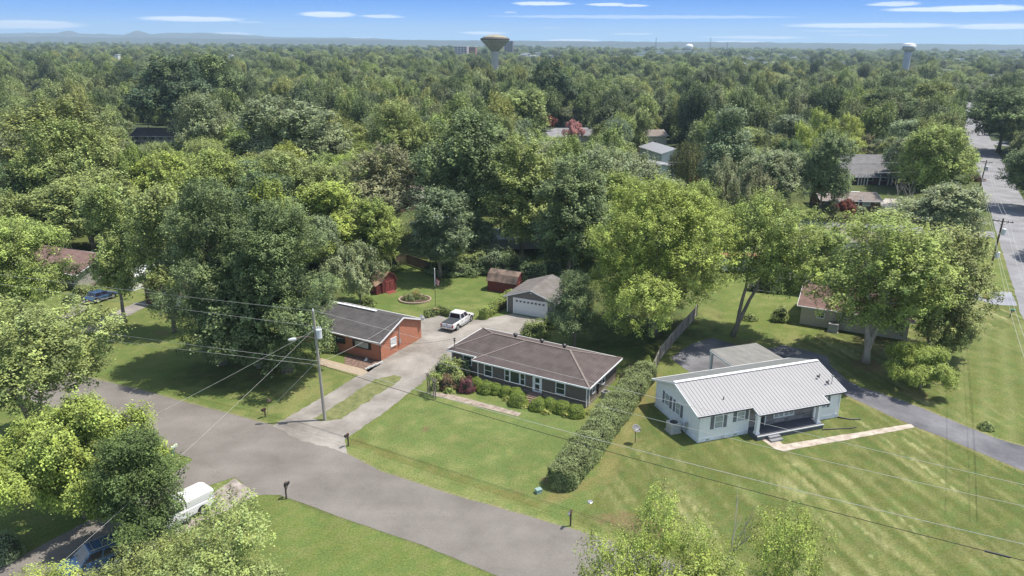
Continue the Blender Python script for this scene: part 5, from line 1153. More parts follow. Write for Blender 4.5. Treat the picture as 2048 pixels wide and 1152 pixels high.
pm = bpy.data.meshes.new('distant_woods'); pm.vertices.add(len(pts)); pm.vertices.foreach_set('co', np.array([(a[0], a[1], 0) for a in pts], 'f4').ravel())
rg = np.random.default_rng(4); pk = rg.integers(0, 4, len(pts)); NR0 = np.array([LIB['f%d' % i][2] for i in range(4)]); NH0 = np.array([LIB['f%d' % i][3] - LIB['f%d' % i][4] for i in range(4)])
PA = np.array(pts); S = np.stack([PA[:, 2] / NR0[pk], PA[:, 2] / NR0[pk], PA[:, 3] / NH0[pk]], 1)
a_ = pm.attributes.new('sc', 'FLOAT_VECTOR', 'POINT'); a_.data.foreach_set('vector', S.astype('f4').ravel())
a_ = pm.attributes.new('rz', 'FLOAT_VECTOR', 'POINT'); R3 = np.zeros((len(pts), 3)); R3[:, 2] = rg.uniform(0, 6.28, len(pts)); a_.data.foreach_set('vector', R3.astype('f4').ravel())
a_ = pm.attributes.new('pick', 'INT', 'POINT'); a_.data.foreach_set('value', pk.astype('i4')); pm.update()
# four of the farthest single trees lend their crowns to the mass
srcs = []
for i in range(4):
    X, Y, R, h = rest[i]; e = add_tree('f%d' % i, X, Y, R, h, ('mid', 'olive', 'dark', 'grey')[i], ('mid green', 'olive', 'dark green', 'grey-green')[i] + ' tree at the near edge of the distant woods ' + ('far left', 'left of the water tower', 'right of the water tower', 'near the avenue')[i], 'tree', 'trees of the neighbourhood woods')
    srcs.append([c for c in e.children if c.name.startswith('crown')][0])
dw = tag(link_mesh('distant_woods', pm), 'unbroken mass of distant tree crowns reaching to the hills', 'woods', kind='stuff')
farm = leaf_material('distant leaves', True, .2, [(.09, .125, .05), (.26, .33, .11), (.31, .36, .17), (.12, .165, .07), (.34, .36, .12), (.07, .105, .05), (.28, .35, .11), (.2, .22, .12), (.08, .115, .055), (.25, .32, .12), (.05, .075, .04)])
ng = bpy.data.node_groups.new('woods', 'GeometryNodeTree'); ng.interface.new_socket('Geometry', in_out='INPUT', socket_type='NodeSocketGeometry'); ng.interface.new_socket('Geometry', in_out='OUTPUT', socket_type='NodeSocketGeometry')
n = ng.nodes.new; l = ng.links.new; gi = n('NodeGroupInput'); go = n('NodeGroupOutput'); ip = n('GeometryNodeInstanceOnPoints'); jn = n('GeometryNodeJoinGeometry')
for s_ in srcs:
    oi = n('GeometryNodeObjectInfo'); oi.inputs['Object'].default_value = s_; oi.inputs['As Instance'].default_value = True; l(oi.outputs['Geometry'], jn.inputs[0])
def named(nm, ty):
    q_ = n('GeometryNodeInputNamedAttribute'); q_.data_type = ty; q_.inputs['Name'].default_value = nm; return q_.outputs[0]
l(gi.outputs[0], ip.inputs['Points']); l(jn.outputs[0], ip.inputs['Instance']); ip.inputs['Pick Instance'].default_value = True
l(named('pick', 'INT'), ip.inputs['Instance Index']); l(named('rz', 'FLOAT_VECTOR'), ip.inputs['Rotation']); l(named('sc', 'FLOAT_VECTOR'), ip.inputs['Scale'])
smn = n('GeometryNodeSetMaterial'); smn.inputs['Material'].default_value = farm; l(ip.outputs[0], smn.inputs[0]); l(smn.outputs[0], go.inputs[0])
md = dw.modifiers.new('woods', 'NODES'); md.node_group = ng

# ------------------------------------------------------------------ shrubs, hedges, beds
def bush_mesh(name, seed, rx, ry, rz_, n, ls, rough=.08, wr=.6, box=False, up=.4):
    rg = np.random.default_rng(seed); Q = rg.normal(size=(n, 3)); Q /= np.linalg.norm(Q, axis=1)[:, None]; Q[:, 2] = np.abs(Q[:, 2]) * 1.0 - .12 * rg.random(n)
    Q /= np.linalg.norm(Q, axis=1)[:, None]; bump = 1 + rough * (np.sin(Q[:, 0] * 7 + seed) + np.sin(Q[:, 1] * 8) + np.sin(Q[:, 2] * 9)) / 2; s = rg.uniform(.86, 1.04, n) * bump
    P = Q * s[:, None] * np.array([rx, ry, rz_]); P[:, 2] = np.maximum(P[:, 2] + rz_ * .12, .02); T1 = np.clip(rg.normal(.5, .2, n), 0, 1); T2 = np.clip(rg.normal(.25, .25, n), 0, 1)
    return leaf_mesh(name, P, Q + np.array([0, 0, up]), T1, T2, ls, rg, wr)
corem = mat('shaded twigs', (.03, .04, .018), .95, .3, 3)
def bush(x, y, rx, ry, h, col, label, name='bush', cat='bush', n=1500, ls=.11, rough=.08, seed=1, group=None, wr=.6, core=True, rz=0, up=.4):
    e = empty(name, (x, y, 0), rz, label, cat, group); o = link_mesh('leaves', bush_mesh('leaves', seed, rx, ry, h * .88, n, ls, rough, wr, up=up), parent=e); o.color = (*(CN[col] if isinstance(col, str) else col), 1)
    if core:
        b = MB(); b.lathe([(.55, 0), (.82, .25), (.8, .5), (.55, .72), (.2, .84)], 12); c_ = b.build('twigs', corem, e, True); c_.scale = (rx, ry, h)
    return e
Z3 = lambda x, y: (860 + x / 3.389, 560 + y / 3.389)
BOX = [((315, 735), .82, 1.15, 'leftmost clipped round bush along the front of the taupe house'), ((382, 765), .95, 1.25, 'second clipped round bush from the left along the taupe house'), ((445, 772), .75, 1.1, 'third clipped round bush from the left along the taupe house'),
       ((515, 790), .75, 1.05, 'fourth clipped round bush from the left along the taupe house'), ((580, 805), .8, 1.15, 'clipped bush tucked behind the biggest one by the front steps'), ((598, 848), 1.05, 1.35, 'biggest clipped round bush left of the front steps'),
       ((735, 880), .95, 1.2, 'clipped round bush immediately right of the front steps'), ((812, 882), .88, 1.2, 'second clipped round bush right of the front steps'), ((895, 898), .95, 1.15, 'third clipped round bush right of the front steps'), ((990, 925), .98, 1.15, 'clipped round bush at the right corner of the taupe house')]
for i, (p, r_, h_, lb) in enumerate(BOX):
    q_ = g(*Z3(*p)); bush(q_[0], q_[1] + .25, r_, r_, h_, (.19, .26, .05), lb, n=3400, ls=.09, seed=20 + i, group='clipped bushes along the taupe house', up=.8)
for i, (p, rx, ry, h_, col, lb, ls, nn) in enumerate((
    ((250, 752), .95, .9, 1.5, (.16, .06, .075), 'purple-leaved barberry bush at the left end of the clipped bushes', .13, 2200),
    ((190, 725), 1.1, .9, 1.5, 'olive', 'loose olive-brown shrub next to the purple bush', .16, 1500), ((110, 735), 1.2, .9, 1.5, (.17, .11, .07), 'brownish red shrub beside the garden arbor', .16, 1600),
    ((120, 655), 1.7, 1.3, 2.2, 'mid', 'tall mid green shrub behind the arbor at the house corner', .2, 2400), ((130, 762), .6, .5, .6, 'fresh', 'small light green hosta under the shrubs', .2, 260), ((230, 640), .9, .5, 1.9, 'grey', 'feathery grey-green shrub against the set-back wall', .2, 700),
    ((40, 740), .7, .6, 1.0, 'mid', 'low green plant at the foot of the arbor', .16, 500))):
    q_ = g(*Z3(*p)); bush(q_[0], q_[1], rx, ry, h_, col, lb, name='shrub', cat='shrub', n=nn, ls=ls, rough=.2, seed=50 + i)
for i, (p, lb) in enumerate((((625, 858), 'pale yellow-green hosta beside the front steps'), ((525, 815), 'small yellow-green hosta between clipped bushes'), ((785, 905), 'little hosta under the right-hand clipped bushes'), ((925, 925), 'little hosta near the right house corner'), ((1060, 905), 'loose green weeds at the house corner by the hedge'))):
    q_ = g(*Z3(*p)); bush(q_[0], q_[1], .5 if i else .75, .4 if i else .6, .4, (.3, .33, .1), lb, 'hosta', 'plant', 150, .24, .2, 70 + i, core=False, wr=.45)
q_ = g(1070, 672); bush(*q_, 1.9, 1.3, 2.1, 'mid', 'dark rounded shrub behind the vents of the taupe roof', 'shrub', 'shrub', 3200, .18, .2, 81)
q_ = g(1100, 655); bush(*q_, 1.0, .9, 1.6, 'fresh', 'yellowish shrub beside the dark rail gate', 'shrub', 'shrub', 1200, .17, .2, 82)
q_ = g(1972, 858); bush(*q_, .7, .7, .8, 'mid', 'single small dark bush on the lawn beside the sealed driveway', 'shrub', 'shrub', 900, .14, .15, 83)
q_ = g(144, 608); bush(*q_, 1.3, 1.2, 1.5, 'dark', 'round dark bush on the lawn of the taupe gable house', 'shrub', 'shrub', 1700, .17, .1, 84)
q_ = g(168, 592); bush(*q_, 1.7, 1.4, 1.8, 'mid', 'green bush at the corner of the taupe gable house', 'shrub', 'shrub', 1700, .2, .15, 85)
q_ = g(112, 582); bush(*q_, 1.8, 1.4, 2.6, 'mid', 'tall bush against the front of the taupe gable house', 'shrub', 'shrub', 1700, .22, .2, 86)
q_ = g(8, 1115); bush(*q_, 1.4, 1.4, 2.0, 'blue', 'bluish conifer bush at the left edge beside the asphalt driveway', 'shrub', 'shrub', 3600, .14, .15, 87, wr=.3)
q_ = g(1560, 642); bush(*q_, 1.2, 1.0, 2.2, 'mid', 'upright bush left of the beige house', 'shrub', 'shrub', 1400, .2, .2, 88)
q_ = g(1500, 640); bush(*q_, 1.0, .8, .9, 'mid', 'low bush right of the leaning trunk', 'shrub', 'shrub', 700, .18, .2, 89)
q_ = g(1296, 752); bush(*q_, .9, .8, 2.0, 'fresh', 'loose bright sapling at the end of the hedge by the fence', 'shrub', 'shrub', 900, .17, .25, 90)
q_ = g(735, 612); bush(*q_, 1.2, 1.0, 1.3, 'mid', 'low bush at the foot of the crooked tree', 'shrub', 'shrub', 900, .18, .2, 91)
q_ = g(655, 700); bush(*q_, 1.6, 1.3, 2.2, 'mid', 'leafy bush between the brick house walk and the pole', 'shrub', 'shrub', 2200, .2, .2, 92)
for i, (px, py, rx, h_, col) in enumerate(((950, 540, 3.6, 3.2, 'mid'), (985, 545, 3.2, 3.6, 'blue'), (1015, 545, 3, 3.2, 'dark'), (915, 548, 3, 2.2, 'dark'), (880, 545, 2.6, 2.0, 'dark'), (1065, 575, 3, 4.2, 'dark'), (1100, 570, 2.6, 4.5, 'deep'), (770, 540, 2.6, 2.6, 'mid'))):
    q_ = g(px, py); bush(*q_, rx, rx * .8, h_, col, ['bushy mid green mound behind the back lawn', 'tall bluish bush left of the right-hand red shed', 'dark bush directly behind the right-hand red shed', 'dark low bush along the back lawn edge', 'dark ivy-covered mound right of the pale trunk', 'dark bush between the shed and the garage', 'very dark tall bush behind the garage', 'bush at the curved brown fence'][i], 'shrub', 'shrub', 3600, .26, .3, 100 + i)
# clipped hedge between the two front lawns
def hedge(P, wd, h, col, label, dens, ls, seed, cap=.5, name='hedge'):
    P = [Vector(p) for p in P]; rg = np.random.default_rng(seed); Ls = [(P[i + 1] - P[i]).length for i in range(len(P) - 1)]; tot_ = sum(Ls); n = int(dens * tot_ * (wd + 2 * h))
    s = rg.uniform(-wd * .45, tot_ + wd * .45, n); per_ = rg.uniform(0, 1, n) * (wd + 2 * h); X_ = np.zeros(n); Z_ = np.zeros(n); NN = np.zeros((n, 3)); PP = np.zeros((n, 3))
    acc = np.cumsum([0] + Ls)
    for i in range(n):
        t_ = s[i]; j = min(len(Ls) - 1, max(0, int(np.searchsorted(acc, max(0, t_), 'right') - 1))); d = (P[j + 1] - P[j]).normalized(); c_ = P[j] + d * (t_ - acc[j]); nr = Vector((-d.y, d.x)); k_ = per_[i]
        if k_ < h: lat, z_, nn = -wd / 2, k_, -nr.to_3d()
        elif k_ < h + wd: lat, z_, nn = k_ - h - wd / 2, h, Vector((0, 0, 1))
        else: lat, z_, nn = wd / 2, wd + 2 * h - k_, nr.to_3d()
        e1 = max(0, -t_) if t_ < 0 else max(0, t_ - tot_); f_ = math.sqrt(max(.03, 1 - (e1 / (wd * .5)) ** 2)); lat *= f_; ff = 1 - .25 * (abs(lat) / (wd / 2)) ** 4 * (z_ / h) ** 3
        z_ *= ff * (1 - .18 * (1 - f_)); wob = 1 + .2 * float(fbm(np.array(t_ * .55 + seed), np.array(k_ * .6), 4) - .5) * 3
        lat *= wob * (.86 + .14 * min(1, z_ / (h * .4))); z_ *= 1 + (wob - 1) * .8; jx = abs(rg.normal()) * .09; lat *= 1 + jx; z_ += jx * .8; p_ = c_ + nr * lat; PP[i] = (p_.x - P[0].x, p_.y - P[0].y, z_ + rg.normal() * .05); NN[i] = (nn + Vector((0, 0, .45))).normalized()
    for end, (pc, d) in enumerate(((P[0], (P[0] - P[1]).normalized()), (P[-1], (P[-1] - P[-2]).normalized()))):
        m_ = int(dens * wd * h * 1.9); a = rg.uniform(-1.65, 1.65, m_); z_ = h * rg.uniform(0, 1, m_) ** .8; a0 = math.atan2(d.y, d.x); rr_ = wd * .5 * (1 - .3 * (z_ / h) ** 3) * rg.uniform(.9, 1.06, m_)
        Q = np.stack([pc.x - P[0].x + np.cos(a + a0) * rr_, pc.y - P[0].y + np.sin(a + a0) * rr_, z_ * .97], 1); PP = np.vstack([PP, Q]); NN = np.vstack([NN, np.stack([np.cos(a + a0), np.sin(a + a0), a * 0 + .5], 1)]); n += m_
    T1 = np.clip(rg.normal(.5, .18, n) + (fbm(PP[:, 0] * 1.1 + 7, PP[:, 1] * 1.1 + PP[:, 2], 3) - .5) * .9, 0, 1); T2 = np.clip(rg.normal(.2, .25, n), 0, 1); e = empty(name, (*P[0], 0), 0, label, 'hedge'); PP[:, :2] += rg.normal(size=(n, 2)) * .05
    o = link_mesh('leaves', leaf_mesh('hedge leaves', PP, NN, T1, T2, ls, rg, .5), parent=e); o.color = (*CN[col], 1) if isinstance(col, str) else (*col, 1)
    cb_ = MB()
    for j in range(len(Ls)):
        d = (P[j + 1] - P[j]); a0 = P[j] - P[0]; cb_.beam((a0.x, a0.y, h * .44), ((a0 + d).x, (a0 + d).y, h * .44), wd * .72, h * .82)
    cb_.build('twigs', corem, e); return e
hedge(GP((1128, 968), (1190, 888), (1265, 790), (1285, 762)), 2.5, 1.9, (.215, .265, .115), 'long leafy green hedge dividing the two front lawns', 260, .16, 5)
hedge(GP((968, 637), (1008, 608), (1022, 598)), 1.2, 1.3, 'fresh', 'loose leafy hedge from the truck towards the garage', 170, .19, 6)
hedge(GP((855, 634), (872, 630)), 1.0, 1.1, 'mid', 'scrubby vine row left of the bird bath', 90, .2, 7); hedge(GP((880, 628), (898, 632)), .7, 1.2, 'mid', 'scrubby vine row right of the bird bath', 150, .18, 8)
# round flower bed
fx, fy = g(830, 600); fbd = empty('flower_bed', (fx, fy, 0), 0, 'round raised flower bed with stone edging on the back lawn', 'flower bed'); rb = MB()
NB = 34
for i in range(NB):
    a = 2 * math.pi * i / NB; rb.beam((2.3 * math.cos(a), 1.9 * math.sin(a), .12), (2.3 * math.cos(a + .17), 1.9 * math.sin(a + .17), .12), .22, .24)
rb.build('stone_edging', mat('tan edging stones', (.36, .29, .21), .9, .25, 5), fbd); MB().lathe([(1, 0), (1, .16), (.9, .2)], 30).build('soil', mat('bed soil', (.08, .05, .035), .95, .4, 4), fbd).scale = (2.2, 1.8, 1)
rr = random.Random(9)
for i in range(16):
    a = rr.uniform(0, 6.28); r_ = math.sqrt(rr.random()) * .8; x, y = fx + 2.2 * r_ * math.cos(a), fy + 1.8 * r_ * math.sin(a); q_ = rr.uniform(.35, .6)
    bush(x, y, q_, q_, rr.uniform(.6, 1.1), [(.3, .33, .14), (.14, .2, .06), (.33, .28, .19), (.2, .25, .12)][i % 4], ['pale leafy plant in the round flower bed', 'green plant in the round flower bed', 'straw-coloured plant in the round flower bed', 'silvery plant in the round flower bed'][i % 4], 'garden_plant', 'plant', 300, .14, .25, 120 + i, 'plants in the round flower bed', core=False)
for i in range(3): bush(fx - .2 + i * .3, fy + .5 - .2 * i, .22, .22, 1.2 + .1 * i, (.5, .07, .03), 'orange-red flowers in the middle of the round flower bed', 'flowers', 'flowers', 70, .13, .2, 150 + i, 'red flowers in the round flower bed', core=False)
# planting before the low brick house
for i, (px, py, r_, c_) in enumerate(((1716, 428, 2.0, 'grey'), (1735, 415, 1.6, 'grey'), (1750, 416, 1.5, 'fresh'), (1700, 422, 1.2, 'brown'), (1765, 440, 3.2, 'grey'))):
    q_ = g(px, py); bush(*q_, r_, r_ * .8, r_ * .9, c_, ['silvery rock garden mound on the lawn of the low brick house', 'grey shrub under the window of the low brick house', 'white-flowering shrub at the corner of the low brick house', 'brownish shrub by the porch post of the low brick house', 'wide grey-green shrub by the bare trees'][i], 'shrub', 'shrub', 700, .3, .25, 160 + i)
q_ = g(1690, 446); o = MB().box(-.8, .8, -.4, .4, 0, .35).box(-.35, .35, -.3, .3, .35, 1.5).build('brick_mailbox_pillar', brick_d); o.location = (*q_, 0); tag(o, 'dark brick mailbox pillar on the verge of the side street', 'pillar')
# ------------------------------------------------------------------ vehicles
def paint(name, c, r=.25):
    if name in MATS: return MATS[name]
    m = mat(name, c, r, .03, 1); m.node_tree.nodes['Principled BSDF'].inputs['Coat Weight'].default_value = .6; return m
def loft(mb, secs):
    n = len(secs[0][1]); vs = [(x, y, z) for x, ring in secs for y, z in ring]; fs = []
    for i in range(len(secs) - 1):
        for k in range(n):
            k2 = (k + 1) % n; fs.append((i * n + k, i * n + k2, (i + 1) * n + k2, (i + 1) * n + k))
    fs.append(tuple(range(n))[::-1]); fs.append(tuple((len(secs) - 1) * n + k for k in range(n))); return mb.add(vs, fs)
def ring(w_, zb, zt, r=.1, tw=.94):
    return [(-w_ * .92, zb), (w_ * .92, zb), (w_, zb + .12), (w_, (zb + zt) / 2), (w_ * .985, zt - r), (w_ * tw, zt - r * .25), (w_ * tw - r, zt), (-w_ * tw + r, zt), (-w_ * tw, zt - r * .25), (-w_ * .985, zt - r), (-w_, (zb + zt) / 2), (-w_, zb + .12)]
def quad_panel(mb, A, B, C_, D, u0, u1, v0, v1, off, t_=.01):
    A, B, C_, D = map(Vector, (A, B, C_, D)); P = lambda u, v: A.lerp(B, u).lerp(D.lerp(C_, u), v); n_ = (B - A).cross(D - A).normalized()
    pts = [P(u0, v0), P(u1, v0), P(u1, v1), P(u0, v1)]; vs = [p + n_ * off for p in pts] + [p + n_ * (off - t_) for p in pts]
    mb.add(vs, [(0, 1, 2, 3), (7, 6, 5, 4), (0, 4, 5, 1), (1, 5, 6, 2), (2, 6, 7, 3), (3, 7, 4, 0)])
def vehicle(o, ang, label, pm, L_=5.8, W_=1.98, cat='pickup truck', name='pickup_truck', cab=(-.75, 1.35, -.55, .5), cover=None, cap=None, roofz=1.9, belt=1.2, suv=False, doors=2):
    e = empty(name, (*o, 0), R_(ang), label, cat); h = L_ / 2; w_ = W_ / 2; gl_m = mat('tinted glass', (.025, .022, .035), .06, .1, spec=.8)
    b = MB(); zb = .42; bz = belt - .06
    loft(b, [(-h, ring(w_ * .95, zb + .15, bz - .06)), (-h + .08, ring(w_, zb, bz)), (cab[0], ring(w_, zb - .04, bz)), (cab[1], ring(w_, zb - .04, bz)), (cab[1] + .05, ring(w_, zb, bz - .02)), (h - .5, ring(w_ * .97, zb, bz - .1, .14)), (h - .12, ring(w_ * .9, zb + .05, bz - .22, .16)), (h, ring(w_ * .84, zb + .1, bz - .35, .12))])
    body = b.build('body', pm, e)
    # cab: belt rectangle to roof rectangle
    x0, x1, t0, t1 = cab; wb_, wt = w_ * .95, w_ * .78
    B4 = [(x0, -wb_, bz - .02), (x1, -wb_, bz - .02), (x1, wb_, bz - .02), (x0, wb_, bz - .02)]; T4 = [(t0, -wt, roofz), (t1, -wt, roofz), (t1, wt, roofz), (t0, wt, roofz)]
    T5 = [(t0 + .12, -wt + .14, roofz + .06), (t1 - .12, -wt + .14, roofz + .06), (t1 - .12, wt - .14, roofz + .06), (t0 + .12, wt - .14, roofz + .06)]
    c = MB(); c.add(B4 + T4 + T5, [(0, 1, 5, 4), (1, 2, 6, 5), (2, 3, 7, 6), (3, 0, 4, 7), (4, 5, 9, 8), (5, 6, 10, 9), (6, 7, 11, 10), (7, 4, 8, 11), (8, 9, 10, 11), (3, 2, 1, 0)]); c.build('cab', pm, e)
    wds = [(.06, .47), (.53, .92)] if doors == 2 else [(.1, .9)]
    for (u0, u1) in wds:
        g_ = MB(); quad_panel(g_, B4[0], B4[1], T4[1], T4[0], u0, u1, .14, .88, .012); g_.build('side_window', gl_m, e)
        g_ = MB(); quad_panel(g_, B4[2], B4[3], T4[3], T4[2], 1 - u1, 1 - u0, .14, .88, .012); g_.build('side_window', gl_m, e)
    g_ = MB(); quad_panel(g_, B4[1], B4[2], T4[2], T4[1], .06, .94, .1, .92, .012); g_.build('windscreen', gl_m, e)
    g_ = MB(); quad_panel(g_, B4[3], B4[0], T4[0], T4[3], .08, .92, .14, .88, .012); g_.build('rear_window', gl_m, e)
    for (u, ) in ((.5,), (0.02,)):
        xx_ = x0 + (x1 - x0) * u
        for s_ in (-1, 1): MB().box(xx_ - .008, xx_ + .008, s_ * (w_ + .001) - .004, s_ * (w_ + .001) + .004, zb + .08, bz - .12).build('door_seam', dark, body)
    for xx_ in (x0 + .2, (x0 + x1) / 2 + .2):
        for s_ in (-1, 1): MB().box(xx_, xx_ + .18, s_ * (w_ + .015) - .015, s_ * (w_ + .015) + .015, bz - .25, bz - .2).build('door_handle', dark, body)
    for xw in (-h + 1.15, h - 1.0):
        for s_ in (-1, 1):
            ar_ = MB(); ar_.tube([(xw, s_ * (w_ - .3), .44), (xw, s_ * (w_ + .006), .44)], .47, 20); ar_.build('wheel_arch', black, body)
            wt_ = MB(); wt_.tube([(xw, s_ * (w_ - .26), .38), (xw, s_ * (w_ + .02), .38)], .39, 22); we = wt_.build('wheel', black, e)
            MB().tube([(xw, s_ * (w_ + .0), .38), (xw, s_ * (w_ + .03), .38)], [.25, .23], 16).tube([(xw, s_ * (w_ + .03), .38), (xw, s_ * (w_ + .04), .38)], .07, 8).build('rim', metalg, we)
    for s_ in (-1, 1):
        MB().box(-h - .012, -h + .03, s_ * w_ * .86 - .1, s_ * w_ * .86 + .1, bz - .42, bz - .08).build('tail_light', mat('red lens', (.5, .02, .02), .2), e)
        MB().box(h - .06, h + .012, s_ * w_ * .7 - .15, s_ * w_ * .7 + .15, bz - .55, bz - .4).build('headlight', mat('clear lens', (.6, .62, .65), .15), e)
        MB().box(x1 - .35, x1 - .2, s_ * (w_ + .14) - .12, s_ * (w_ + .14) + .1, bz + .02, bz + .22).build('wing_mirror', dark, e)
        MB().box(x0 - .1, x1 - .1, s_ * (w_ + .06) - .07, s_ * (w_ + .06) + .07, .34, .4).build('running_board', metalg, e)
    MB().box(-h - .2, -h + .05, -w_ * .96, w_ * .96, .5, .68).build('rear_bumper', mat('chrome', (.5, .5, .52), .2, metal=.9), e); MB().box(h - .1, h + .12, -w_ * .88, w_ * .88, .42, .62).build('front_bumper', dark, e)
    MB().box(-h - .215, -h - .2, -.16, .16, .52, .66).build('number_plate', trimw, e); MB().box(-h - .02, -h - .001, -.14, .14, bz - .22, bz - .12).build('tailgate_handle', dark, e)
    if cover:
        cv_ = MB(); cv_.box(-h + .05, x0 - .02, -w_ * .86, w_ * .86, bz - .015, bz + .03)
        for k_ in range(3): cv_.box(-h + .05 + .55 * (k_ + 1), -h + .065 + .55 * (k_ + 1), -w_ * .84, w_ * .84, bz + .03, bz + .036)
        cv_.build('bed_cover', cover, e)
    if cap:
        k_ = MB(); loft(k_, [(-h + .02, ring(w_ * .93, bz - .01, roofz - .1, .16, .8)), (-h + .35, ring(w_ * .95, bz - .01, roofz + .06, .2, .8)), (x0 - .04, ring(w_ * .95, bz - .01, roofz + .06, .2, .8))]); ck = k_.build('camper_shell', pm, e)
        for y_ in (-.3, .3): MB().box(-h + .5, x0 - .2, y_ - .03, y_ + .03, roofz + .061, roofz + .075).build('roof_rib', pm, ck)
    if suv:
        for s_ in (-1, 1): MB().beam((t0 + .1, s_ * (wt - .08), roofz + .1), (t1 - .1, s_ * (wt - .08), roofz + .1), .04, .04).build('roof_rail', metalg, e)
        for x_ in (t0 + .3, (t0 + t1) / 2, t1 - .3): MB().beam((x_, -wt + .08, roofz + .1), (x_, wt - .08, roofz + .1), .04, .03).build('roof_bar', metalg, e)
    return e
wp = paint('white car paint', (.72, .72, .73)); bp_ = paint('blue car paint', (.04, .085, .17))
tc_ = Vector(g(905, 660)); tdir = math.degrees(math.atan2(92.7 - 89.3, 1.75)); q0 = Vector(g(913, 662)); q1 = Vector(g(945, 641))
ta = math.degrees(math.atan2(q1.y - q0.y, q1.x - q0.x)); wc = q0.lerp(q1, .5); tv = Vector((math.cos(R_(ta)), math.sin(R_(ta)))); nvv = Vector((-tv.y, tv.x))
vehicle(wc + nvv * .95 - tv * .1, ta, 'white crew-cab pickup truck with dark bed cover parked on the gravel', wp, cab=(-.85, 1.4, -.7, .65), cover=mat('dark bed cover', (.05, .055, .06), .5, .1, 2), L_=5.8)
q0 = Vector(g(395, 1035)); vehicle(Vector(g(355, 1040)), 232, 'white pickup truck with camper shell parked in the lower-left driveway under the dark conical tree', wp, cap=True, cab=(-.4, 1.5, -.3, .8), L_=5.6, doors=1)
vehicle(Vector(g(192, 1132)), 222, 'dark blue estate car with roof rails under the yellow-green leaves at the lower left', bp_, L_=4.7, W_=1.85, cat='car', name='parked_car', cab=(-1.75, 1.1, -1.5, .35), roofz=1.65, belt=1.05, suv=True)
vehicle(Vector(g(203, 600)), 62, 'dark blue car hidden by leaves between the two left-hand houses', bp_, L_=4.6, W_=1.8, cat='car', name='parked_car', cab=(-1.6, 1.1, -1.2, .3), roofz=1.5, belt=.98)
vehicle(Vector(g(482, 622)), 60, 'white car glimpsed through the dense tree beside the brick house', wp, L_=4.8, W_=1.85, cat='car', name='parked_car', cab=(-1.7, 1.1, -1.4, .3), roofz=1.6, belt=1.0)
vehicle(Vector(g(1530, 583)), -20, 'dark car in the shade of the low shelter left of the beige house', black, L_=4.6, W_=1.8, cat='car', name='parked_car', cab=(-1.6, 1.1, -1.2, .3), roofz=1.5, belt=.98)

# ------------------------------------------------------------------ mailboxes and small things
def mailbox(base, h, ang, label, post=woodd, box=black, kind='t', flag=True):
    q_ = g(*base); e = empty('mailbox', (*q_, 0), R_(ang), label, 'mailbox')
    if kind == 'big':
        MB().box(-.09, .09, -.09, .09, 0, .7).beam((0, -.05, .55), (0, -.3, .85), .14, .12).build('post', mat('green plastic post', (.06, .15, .14), .5), e); z = .82; s = 1.25
    else:
        MB().box(-.05, .05, -.05, .05, 0, h).beam((0, -.38, h * .8), (0, .12, h * .8), .08, .09).beam((0, -.02, h * .5), (0, -.28, h * .78), .05, .06).build('post', post, e); z = h * .8 + .05; s = 1
    pr = [(-.09 * s, 0), (.09 * s, 0), (.09 * s, .12 * s), (.06 * s, .18 * s), (0, .205 * s), (-.06 * s, .18 * s), (-.09 * s, .12 * s)]
    b = MB(); b.extr([(p, z + v) for p, v in pr], -.42 * s, .08, 'y'); bo = b.build('box', box, e)
    if flag: MB().box(.09 * s + .001, .09 * s + .012, -.2, -.16, z + .05, z + .26).box(.09 * s + .001, .09 * s + .012, -.2, -.08, z + .2, z + .26).build('flag', mat('red flag', (.45, .05, .04), .5), bo)
    MB().extr([(p * .92, z + v * .95 + .004) for p, v in pr], -.42 * s - .012, -.42 * s - .001, 'y').build('door', dark if box is black else trimw, bo); return e
mailbox((697, 892), 1.35, -30, 'black mailbox on a dark post where the gravel driveway meets the street'); mailbox((573, 998), 1.55, 150, 'black mailbox on a tall dark post on the lower lawn corner')
mailbox((1141, 1052), 1.5, -30, 'black mailbox on a thin post beside the end of the hedge', box=mat('grey black metal', (.06, .06, .06), .5)); mailbox((346, 913), 1.2, 150, 'large green and white plastic mailbox on the grass tip', box=mat('pale green white', (.55, .62, .58), .5), kind='big')
mb1 = mailbox((531, 834), 1.0, -30, 'small dark mailbox with a little striped flag beside the guy cable'); mailbox((2020, 634), 1.2, 60, 'green-topped mailbox near the avenue verge', box=mat('teal box', (.1, .33, .27), .5))
def flag(e_, x, z, w_, h_, name='flag'):
    f = MB(); n_ = 7; parts = ((mat('flag red', (.42, .05, .06), .8), 0), (mat('flag white', (.62, .6, .6), .8), 1)); c = None
    return None
# limp striped flag on a pole
def striped_flag(par, x, z, wd, ht, droop=True):
    root = None; rd = mat('flag red', (.42, .05, .06), .8); wt_ = mat('flag white', (.62, .6, .6), .8); bl = mat('flag blue', (.03, .04, .15), .8); nst = 7
    P = lambda u, v: (x + u * wd + .05 * math.sin(u * 9 + v * 2), .06 * math.sin(u * 14 + v * 3), z - v * ht - u * ht * (.55 if droop else .05))
    cl = MB(); cl2 = MB(); cl3 = MB()
    for j in range(nst):
        for i in range(8):
            u0, u1, v0, v1 = i / 8, (i + 1) / 8, j / nst, (j + 1) / nst; m_ = cl3 if (u1 <= .4 and v1 <= .58) else (cl if j % 2 == 0 else cl2)
            a, b2, c, d = P(u0, v0), P(u1, v0), P(u1, v1), P(u0, v1); m_.add([a, b2, c, d] + [(p[0], p[1] + .012, p[2]) for p in (a, b2, c, d)], [(0, 1, 2, 3), (7, 6, 5, 4), (0, 4, 5, 1), (1, 5, 6, 2), (2, 6, 7, 3), (3, 7, 4, 0)])
    o = cl.build('flag', rd, par); cl2.build('white_stripes', wt_, o); cl3.build('canton', bl, o)
